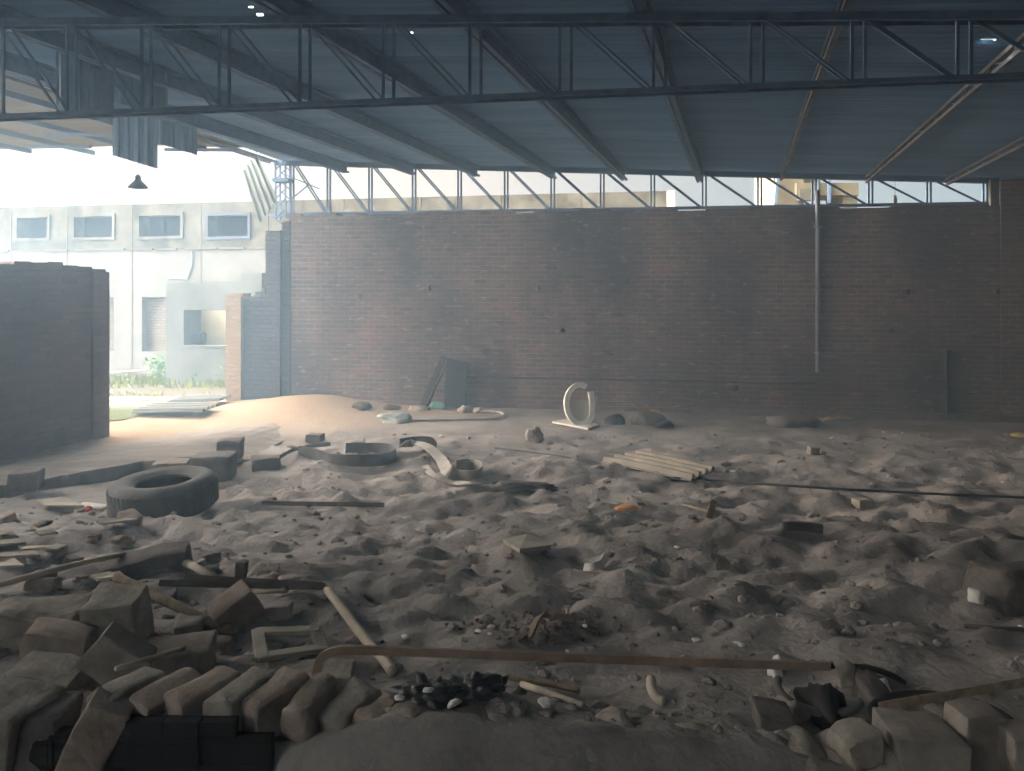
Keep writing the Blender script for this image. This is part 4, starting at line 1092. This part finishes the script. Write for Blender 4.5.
# debris along the foot of the wall
def bit(name, label, cat, px, py, r, mat, seed=1, yaw=0, amp=0.35, lift_=0.3, group=None):
    p = at(px, py); o = obj(name, lump(r, seed, amp=amp), mat, smooth=True); put(o, p + UP * r[2] * lift_, yaw); return tag(o, label, cat, group)
bit('crumpled_sheet', 'crumpled pale sheet lying on the sand left of the hose loop', 'sheet', 397, 421, (0.26, 0.2, 0.10), 'sheet', 4, 5, 0.6)
bit('teal_bundle', 'small teal bundle at the foot of the wall by the leaning plank', 'bundle', 437, 408, (0.15, 0.10, 0.09), 'teal', 5)
bit('stone', 'pale stone lying inside the hose loop', 'stone', 466, 412, (0.13, 0.12, 0.10), 'stone', 6)
bit('stone', 'smaller pale stone touching the one in the hose loop', 'stone', 478, 412, (0.09, 0.1, 0.06), 'pale_wood', 7)
bit('stone', 'grey stone behind the crumpled sheet near the teal bundle', 'stone', 420, 410, (0.2, 0.14, 0.07), 'concrete', 8)
bit('sand_lump', 'tan lump on the sand heap below the wall, the larger of two', 'lump', 362, 408, (0.20, 0.16, 0.09), 'yard', 9)
bit('sand_lump', 'tan lump on the sand heap below the wall, the smaller of two', 'lump', 392, 409, (0.16, 0.12, 0.06), 'yard', 10)
bit('dark_lump', 'dark round lump right of the white oval frame', 'lump', 616, 424, (0.17, 0.15, 0.12), 'rubber_dark', 11)
bit('dark_lump', 'bigger dark lump farther right of the white oval frame with an orange scrap on it', 'lump', 648, 424, (0.28, 0.18, 0.16), 'concrete_dark', 12)
bit('dark_lump', 'low black lump on the right side of the bigger dark lump', 'lump', 664, 427, (0.16, 0.12, 0.08), 'rubber_dark', 13)
p = at(654, 424); tag(put(obj('orange_scrap', lump((0.09, 0.05, 0.03), 14), 'orange', smooth=True), p + Vector((0, 0.05, 0.20))), 'orange scrap lying on the bigger dark lump', 'scrap')
bit('pointed_stone', 'pale pointed stone standing alone on the mid floor', 'stone', 535, 441, (0.13, 0.12, 0.15), 'stone', 15, 0, 0.5)
bit('orange_scrap', 'orange scrap lying on the dirt below the broken sheet', 'scrap', 626, 509, (0.12, 0.08, 0.03), 'orange', 16, 10)
bit('yellow_scrap', 'yellow scrap lying at the picture edge before the dark wall', 'scrap', 1019, 437, (0.12, 0.10, 0.05), 'yellow', 17)
bit('yellow_scrap', 'yellowish scrap on the small heap below the wall pipe', 'scrap', 840, 420, (0.24, 0.12, 0.07), 'wood', 18)
bit('ash_heap', 'low grey ash heap at the foot of the wall below the pipe', 'heap', 790, 425, (0.42, 0.3, 0.14), 'concrete_dark', 19)
bit('wrapper', 'white wrapper with a red mark lying left of the tyre', 'wrapper', 92, 510, (0.14, 0.08, 0.05), 'paper', 20)
o = bpy.context.scene.objects['wrapper']
bm = lump((0.035, 0.02, 0.03), 2)
for v in bm.verts: v.co += Vector((0.01, -0.075, 0.02))
obj('red_mark', bm, 'red', o)
def hose():
    pts = [gp(px, py, .03) for px, py in ((402, 420), (430, 420), (465, 419), (495, 418), (504, 415), (498, 412), (480, 411))]
    stick('hose_loop', 'grey hose lying in a flat loop at the foot of the wall', 'hose', pts, 0.022, 'tread')
hose()
# flat pieces
def flat_piece(name, label, cat, pix, thick, mat, h=0.03, curl=0.0):
    c = [gp(px, py, h) for px, py in pix]; m = sum(c, Vector()) / len(c)
    bm = bmesh.new(); lo = [bm.verts.new(q - m - UP * thick / 2) for q in c]; hi = [bm.verts.new(q - m + UP * thick / 2) for q in c]
    bm.faces.new(lo); bm.faces.new(hi[::-1]); n = len(c)
    for i in range(n): bm.faces.new((lo[i], hi[i], hi[(i + 1) % n], lo[(i + 1) % n]))
    bmesh.ops.recalc_face_normals(bm, faces=list(bm.faces))
    o = obj(name, bm, mat); o.location = m; return tag(o, label, cat)
flat_piece('broken_tile', 'flat pale piece of tile on the dirt in the middle of the floor', 'tile', [(503, 541), (527, 536), (551, 547), (520, 551)], 0.03, 'asbestos', 0.05)
stick('curved_shard', 'small curved white shard right of the pale tile', 'shard', [gp(584, 567, .02), gp(594, 567, .04), gp(602, 563, .05), (gp(606, 556, .05))], 0, 'paper', flat=([Vector((0, .8, .6))] * 19, 0.05, 0.008))
for i, (pix, lab) in enumerate((([(-5, 532), (12, 531), (16, 536), (-5, 540)], 'pale flat scrap at the picture edge, highest of its row'),
                                ([(-5, 541), (20, 539), (26, 543), (-5, 546)], 'pale flat scrap at the picture edge just below the highest one'),
                                ([(18, 547), (62, 546), (66, 549), (22, 550)], 'long pale flat lath end on the dark rubble at the left'),
                                ([(-5, 554), (36, 551), (40, 555), (-5, 558)], 'pale flat scrap at the picture edge below the long lath end'),
                                ([(-5, 560), (14, 559), (24, 566), (-5, 567)], 'pale flat scrap at the picture edge, lowest of that row'),
                                ([(96, 521), (137, 517), (138, 520), (100, 524)], 'thin pale plank end in front of the tyre'),
                                ([(36, 501), (62, 497), (84, 506), (46, 506)], 'pale bent card lying left of the tyre'),
                                ([(34, 532), (52, 530), (58, 533), (40, 535)], 'small pale chip on the dark rubble at the left'),
                                ([(90, 576), (118, 571), (124, 576), (98, 580)], 'pale chip under the pole on the rubble'))):
    flat_piece('flat_scrap', lab, 'scrap', pix, 0.015, 'asbestos' if i % 2 or i == 6 else 'pale_wood', 0.06)
# black plastic
p = gp(430, 700, 0.02)
tag(put(obj('black_plastic', crumple((0.13, 0.08, 0.035), 22), 'black', smooth=True), p), 'crumpled black plastic on the crumbled wall top', 'plastic')
p = gp(478, 690, 0.03)
tag(put(obj('black_plastic', crumple((0.10, 0.07, 0.03), 23), 'black', smooth=True), p, 12), 'smaller crumpled black plastic beside the two rods', 'plastic')
for i, (px, py, w_) in enumerate(((400, 698, 0.03), (428, 690, 0.03), (455, 702, 0.05))):
    p = gp(px, py, 0.08); tag(put(obj('paper_scrap', lump((w_ * 0.6, 0.012, 0.007), 30 + i, amp=0.9, sub=2), 'paper', smooth=True), p, 20 * i), ('white scrap at the outer end of the black plastic', 'white scrap on top of the black plastic', 'long white scrap along the near edge of the black plastic')[i], 'scrap')
# scrap pile under the strip's far end
for i, (px, py, r, mt, lab) in enumerate(((776, 670, (0.03, 0.03, 0.04), 'paper', 'small white chip under the end of the rusty strip'),
                                          (846, 682, (0.045, 0.03, 0.06), 'asbestos', 'pale rag in the middle of the scrap under the dark curved strip'),
                                          (880, 690, (0.035, 0.03, 0.035), 'paper', 'white lump in the scrap before the straight bar'),
                                          (842, 672, (0.05, 0.03, 0.02), 'old_brick', 'pinkish chip under the dark curved strip'),
                                          (868, 688, (0.16, 0.06, 0.035), 'concrete_dark', 'dark clump of scrap behind the bar end'),
                                          (820, 706, (0.14, 0.07, 0.05), 'rubber_dark', 'tangled black clump below the grey ring'),
                                          (790, 718, (0.07, 0.05, 0.05), 'stone', 'grey lump leaning on the small black-faced block'),
                                          (835, 722, (0.12, 0.06, 0.03), 'rubber_dark', 'black plastic heap behind the lump of brick'),
                                          (960, 716, (0.12, 0.08, 0.04), 'stone', 'round grey stone inside the thin black ring'),
                                          (546, 705, (0.025, 0.02, 0.02), 'paper', 'small white chip touching the lower rod'))):
    p = gp(px, py, 0.01); tag(put(obj('scrap_lump', lump(r, 40 + i, amp=0.7), mt, smooth=True), p + UP * r[2] * 0.3, 17 * i), lab, 'scrap')
# small white litter all over the floor
random.seed(77)
lit = [(491, 627), (490, 634), (565, 615), (585, 626), (567, 651), (737, 643), (604, 437), (672, 494), (677, 547), (730, 450), (738, 451), (832, 438), (920, 468), (1003, 482), (990, 562), (1021, 626), (405, 637), (441, 436), (598, 436), (640, 492), (885, 432), (478, 631), (742, 645), (697, 640)]
src = None
for i, (px, py) in enumerate(lit):
    p = gp(px, py, 0.01); sc_ = (0.5 + random.random() * 0.6) * (p.y / 4) ** 0.6
    if src is None: src = o = obj('litter_scrap', lump((0.026, 0.016, 0.010), 3, sub=2), 'paper', smooth=True)
    else: o = src.copy(); C.objects.link(o)
    put(o, p, random.uniform(0, 180)); o.scale = (sc_,) * 3
    tag(o, 'tiny white scrap of litter on the dark dirt', 'litter', 'tiny white scraps scattered over the dirt')
# clods of earth: uncountable
def clods():
    random.seed(99); bm = bmesh.new()
    base = bmesh.new(); bmesh.ops.create_icosphere(base, subdivisions=1, radius=1.0)
    vv = [v.co.copy() for v in base.verts]; ff = [[v.index for v in f.verts] for f in base.faces]; base.free()
    for k in range(1700):
        Y = 2.5 + 9.0 * random.random() ** 1.6; X = random.uniform(-0.72, 0.74) * Y
        if Y > 7 and X < -2.5 and random.random() < 0.7: continue
        r = random.choice((0.010, 0.012, 0.014, 0.016, 0.02, 0.03)) * (0.7 + 0.5 * random.random()) * (0.8 + Y * 0.06)
        c = Vector((X, Y, G(X, Y) + r * 0.15)); sd = random.random() * 50
        q = Euler((random.random() * 6, random.random() * 6, random.random() * 6)).to_matrix()
        sx = Vector((random.uniform(.8, 1.6), random.uniform(.7, 1.2), random.uniform(.5, .9)))
        n = [bm.verts.new(c + Vector((a.x * sx.x, a.y * sx.y, a.z * sx.z)) * r * (1 + 0.35 * noise.noise(a * 1.7 + Vector((sd, 0, 0))))) for a in vv]
        for f in ff: bm.faces.new([n[i] for i in f])
    o = obj('dirt_clods', bm, 'dirt', smooth=False); o['kind'] = 'stuff'; o['label'] = 'crumbled clods of sooty earth over the floor'; o['category'] = 'dirt'
clods()
random.seed(101)
bm = bmesh.new()
for k in range(170):                                           # red brick crumbs by the bent rod
    px, py = random.gauss(545, 38), random.gauss(628, 8); p = at(px, py); r = random.uniform(0.005, 0.013)
    vs = box(bm, -r, r, -r * .7, r * .7, -r * .6, r * .6)
    q = Euler((random.random() * 6, random.random() * 6, random.random() * 6)).to_matrix()
    for v in vs: v.co = p + q @ (v.co * random.uniform(0.6, 1.2)) + Vector((0, 0, r * 0.2))
o = obj('brick_crumbs', bm, grime('red_crumbs', (104, 84, 78), (128, 108, 100), 12, 0.95, 0.0)); o['kind'] = 'stuff'; o['label'] = 'reddish brick crumbs around the bent rod'; o['category'] = 'crumbs'

# ---------------------------------------------------------------- haze added in the hall, standing in for veiling glare
def haze():
    m = bpy.data.materials.new('glare_haze'); m.use_nodes = True; nt = m.node_tree; nt.nodes.clear()
    v = nt.nodes.new('ShaderNodeVolumeScatter'); v.inputs['Color'].default_value = (0.50, 0.77, 1.0, 1); v.inputs['Density'].default_value = 0.036; v.inputs['Anisotropy'].default_value = 0.35
    out = nt.nodes.new('ShaderNodeOutputMaterial'); nt.links.new(v.outputs[0], out.inputs['Volume'])
    bm = bmesh.new(); box(bm, -12.0, 9.25, -12.6, -0.15, -0.5, 5.6)
    o = obj('haze', bm, m, mw=HALL); o['kind'] = 'stuff'; o['label'] = 'thin haze volume added in the hall for veiling glare'; o['category'] = 'haze'
haze()
